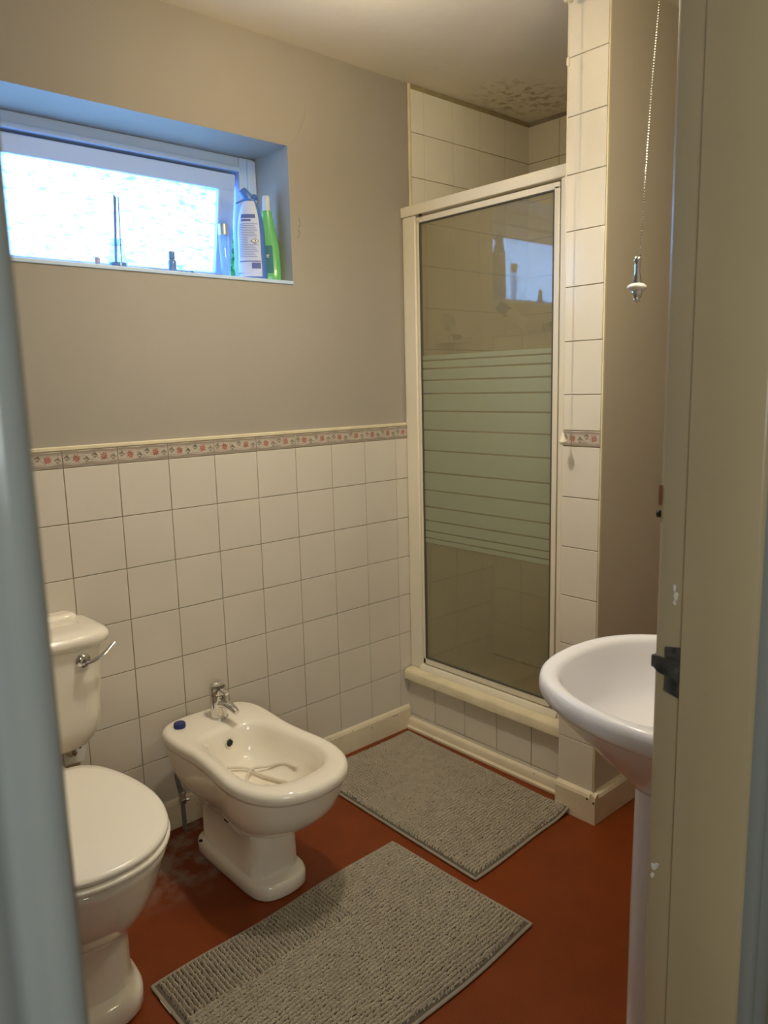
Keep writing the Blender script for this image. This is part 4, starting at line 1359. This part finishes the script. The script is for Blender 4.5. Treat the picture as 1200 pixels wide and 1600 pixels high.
# slim clear tube bottle with a silver cap
tc_ = (-0.644, 0.060, SZ)
t = thing('perfume_bottle', 'slim clear glass bottle with a square silver cap, left of the blue cleaner bottle', 'bottle', tc_)
b = BM(); ovoid_bottle(b, tc_, [(0.0105, 0.0105, 0), (0.0115, 0.0115, 0.004), (0.012, 0.012, 0.03), (0.0145, 0.0145, 0.09), (0.0150, 0.0150, 0.12), (0.014, 0.014, 0.128)], 24)
finish('bottle_body', b, 'bottle_glass', t)
b = BM(); lathe(b, (tc_[0], tc_[1], SZ + 0.003), [(0.006, 0), (0.0075, 0.01), (0.0085, 0.08), (0.004, 0.11), (0.003, 0.125)], 16)
finish('bottle_contents', b, 'bottle_glass', t)
b = BM(); lathe(b, (tc_[0], tc_[1], SZ + 0.1285), [(0.0148, 0), (0.0152, 0.002), (0.0152, 0.032), (0.0135, 0.034)], 24)
finish('bottle_cap', b, 'silver', t)

# reed diffuser
dc_ = (-0.990, 0.058, SZ)
t = thing('reed_diffuser', 'clear reed diffuser bottle with thin dark reeds in front of the window glass', 'reed diffuser', dc_)
b = BM(); lathe(b, dc_, [(0.024, 0), (0.0265, 0.003), (0.0265, 0.022), (0.023, 0.040), (0.017, 0.056), (0.0145, 0.062), (0.0145, 0.066)], 26)
finish('bottle_body', b, 'bottle_glass', t)
b = BM(); lathe(b, (dc_[0], dc_[1], SZ + 0.003), [(0.0225, 0), (0.0235, 0.001), (0.0235, 0.014), (0.023, 0.0145)], 24)
finish('diffuser_oil', b, 'smoke', t)
b = BM(); lathe(b, (dc_[0], dc_[1], SZ + 0.0665), [(0.018, 0), (0.019, 0.002), (0.019, 0.014), (0.017, 0.016), (0.008, 0.016), (0.008, 0.004)], 24)
finish('bottle_collar', b, 'bottle_glass', t)
for q, (a0, a1) in enumerate(((-0.008, 0.006), (-0.006, 0.004), (-0.009, 0.003), (-0.004, 0.007), (0.012, 0.017), (-0.0075, 0.0055))):
    b = BM(); tube(b, [(dc_[0] + a0 * 0.9, dc_[1] - 0.003 + 0.0015 * q, SZ + 0.005), (dc_[0] + a1, dc_[1] - 0.004 + 0.002 * q, SZ + 0.195 + 0.003 * (q % 3))], 0.0017, 7)
    finish('reed', b, 'reed', t)

# tiny bottle and tiny jar
t = thing('dropper_bottle', 'tiny dark bottle standing alone near the middle of the window sill', 'bottle', (-0.826, 0.055, SZ))
b = BM(); lathe(b, (-0.826, 0.055, SZ), [(0.0105, 0), (0.0118, 0.002), (0.0118, 0.036), (0.008, 0.041), (0.0065, 0.043)], 20)
finish('bottle_body', b, 'smoke', t)
b = BM(); lathe(b, (-0.826, 0.055, SZ + 0.0432), [(0.0085, 0), (0.0088, 0.001), (0.0088, 0.019), (0.0078, 0.020)], 18)
finish('bottle_cap', b, 'smoke', t)
b = BM(); lathe(b, (-1.052, 0.05, SZ), [(0.0065, 0), (0.007, 0.001), (0.007, 0.024), (0.006, 0.026)], 16)
tag(finish('lip_balm', b, 'pinkcap', loc=(-1.052, 0.05, SZ)), 'tiny pinkish capped tube just left of the reed diffuser', 'tube')

# ------------------------------------------------------------------ pull cords
t = thing('shower_pull_cord', 'thin white pull cord with a connector and an acorn knob in front of the pillar', 'pull cord', (-0.073, -0.798, CZ))
b = BM()
CX, CY = -0.070, -0.797
lathe(b, (CX, CY, CZ), [(0.040, 0), (0.040, -0.012), (0.034, -0.016), (0.016, -0.020), (0.014, -0.062), (0.011, -0.066), (0.004, -0.067)], 20)
finish('switch_body', b, 'cord', t)
b = BM(); tube(b, [(CX, CY, CZ - 0.06), (CX - 0.001, CY, 1.6), (CX + 0.0, CY, 1.19)], 0.0016, 7, smooth=20)
finish('cord', b, 'cord', t)
b = BM(); lathe(b, (CX, CY, 1.03 + FZ), [(0.002, 0), (0.0045, 0.003), (0.0045, 0.020), (0.002, 0.024)], 14)
finish('cord_connector', b, 'cord', t)
b = BM(); lathe(b, (CX, CY, 0.015 + FZ), [(0.002, 0.0), (0.010, 0.004), (0.012, 0.010), (0.008, 0.018), (0.003, 0.032), (0.0015, 0.036)], 18)
finish('cord_knob', b, 'cord', t)

t = thing('bead_chain_pull', 'beaded metal light pull with a chrome and porcelain pendant by the right door jamb', 'light pull', (-0.47, -1.29, CZ))
pend = Vector((-0.6215, -1.337, 0.338 + FZ))
ctop = Vector((-0.608, -1.334, 0.418 + FZ))
b = BM()
chain_end = Vector((-0.520, -1.307, 0.884 + FZ))
dirc = (chain_end - ctop); dirc /= dirc.z
L = CZ - 0.02 - ctop.z
end = ctop + dirc * L
N = 160
for k in range(N):
    s = k / (N - 1)
    p = ctop.lerp(end, s) + Vector((0.010, 0.003, 0)) * math.sin(math.pi * min(1, s / 0.56)) * (-1) * (1 if s < 0.56 else 0)
    bmesh.ops.create_icosphere(b, subdivisions=1, radius=0.00185, matrix=Matrix.Translation(p))
tube(b, [ctop.lerp(end, s / 24) + Vector((0.010, 0.003, 0)) * math.sin(math.pi * min(1, s / 24 / 0.56)) * (-1) * (1 if s / 24 < 0.56 else 0) for s in range(25)], 0.00035, 5)
finish('bead_chain', b, 'brushed', t)
b = BM()
lathe(b, end - Vector((0, 0, 0.0)), [(0.038, 0.02), (0.038, 0.006), (0.03, 0.0), (0.012, -0.006), (0.010, -0.03), (0.003, -0.032)], 20)
finish('switch_body', b, 'cord', t)
b = BM()
lathe(b, pend, [(0.002, 0.082), (0.0048, 0.080), (0.0072, 0.076), (0.0072, 0.071), (0.0050, 0.068), (0.0055, 0.064), (0.0048, 0.055), (0.0062, 0.045), (0.0086, 0.036), (0.0090, 0.034), (0.004, 0.033)], 22)
lathe(b, pend, [(0.0095, 0.0185), (0.0100, 0.014), (0.0085, 0.009), (0.0055, 0.006), (0.0060, 0.004), (0.0055, 0.001), (0.001, -0.001)], 22)
finish('chrome_pendant', b, 'chrome', t)
b = BM(); ball(b, pend + Vector((0, 0, 0.026)), 0.0178, (1, 1, 0.48), 24, 14)
finish('porcelain_bead', b, 'porcelain', t)
# lamp holder over the bulb, out of frame on the ceiling
b = BM()
lathe(b, (LAMP[0], LAMP[1], CZ), [(0.05, 0), (0.05, -0.018), (0.044, -0.024), (0.022, -0.028), (0.020, -0.095), (0.016, -0.10)], 24)
tag(finish('lamp_holder', b, 'cord', loc=(LAMP[0], LAMP[1], CZ)), 'round cream ceiling lamp holder above the middle of the bathroom', 'lamp')
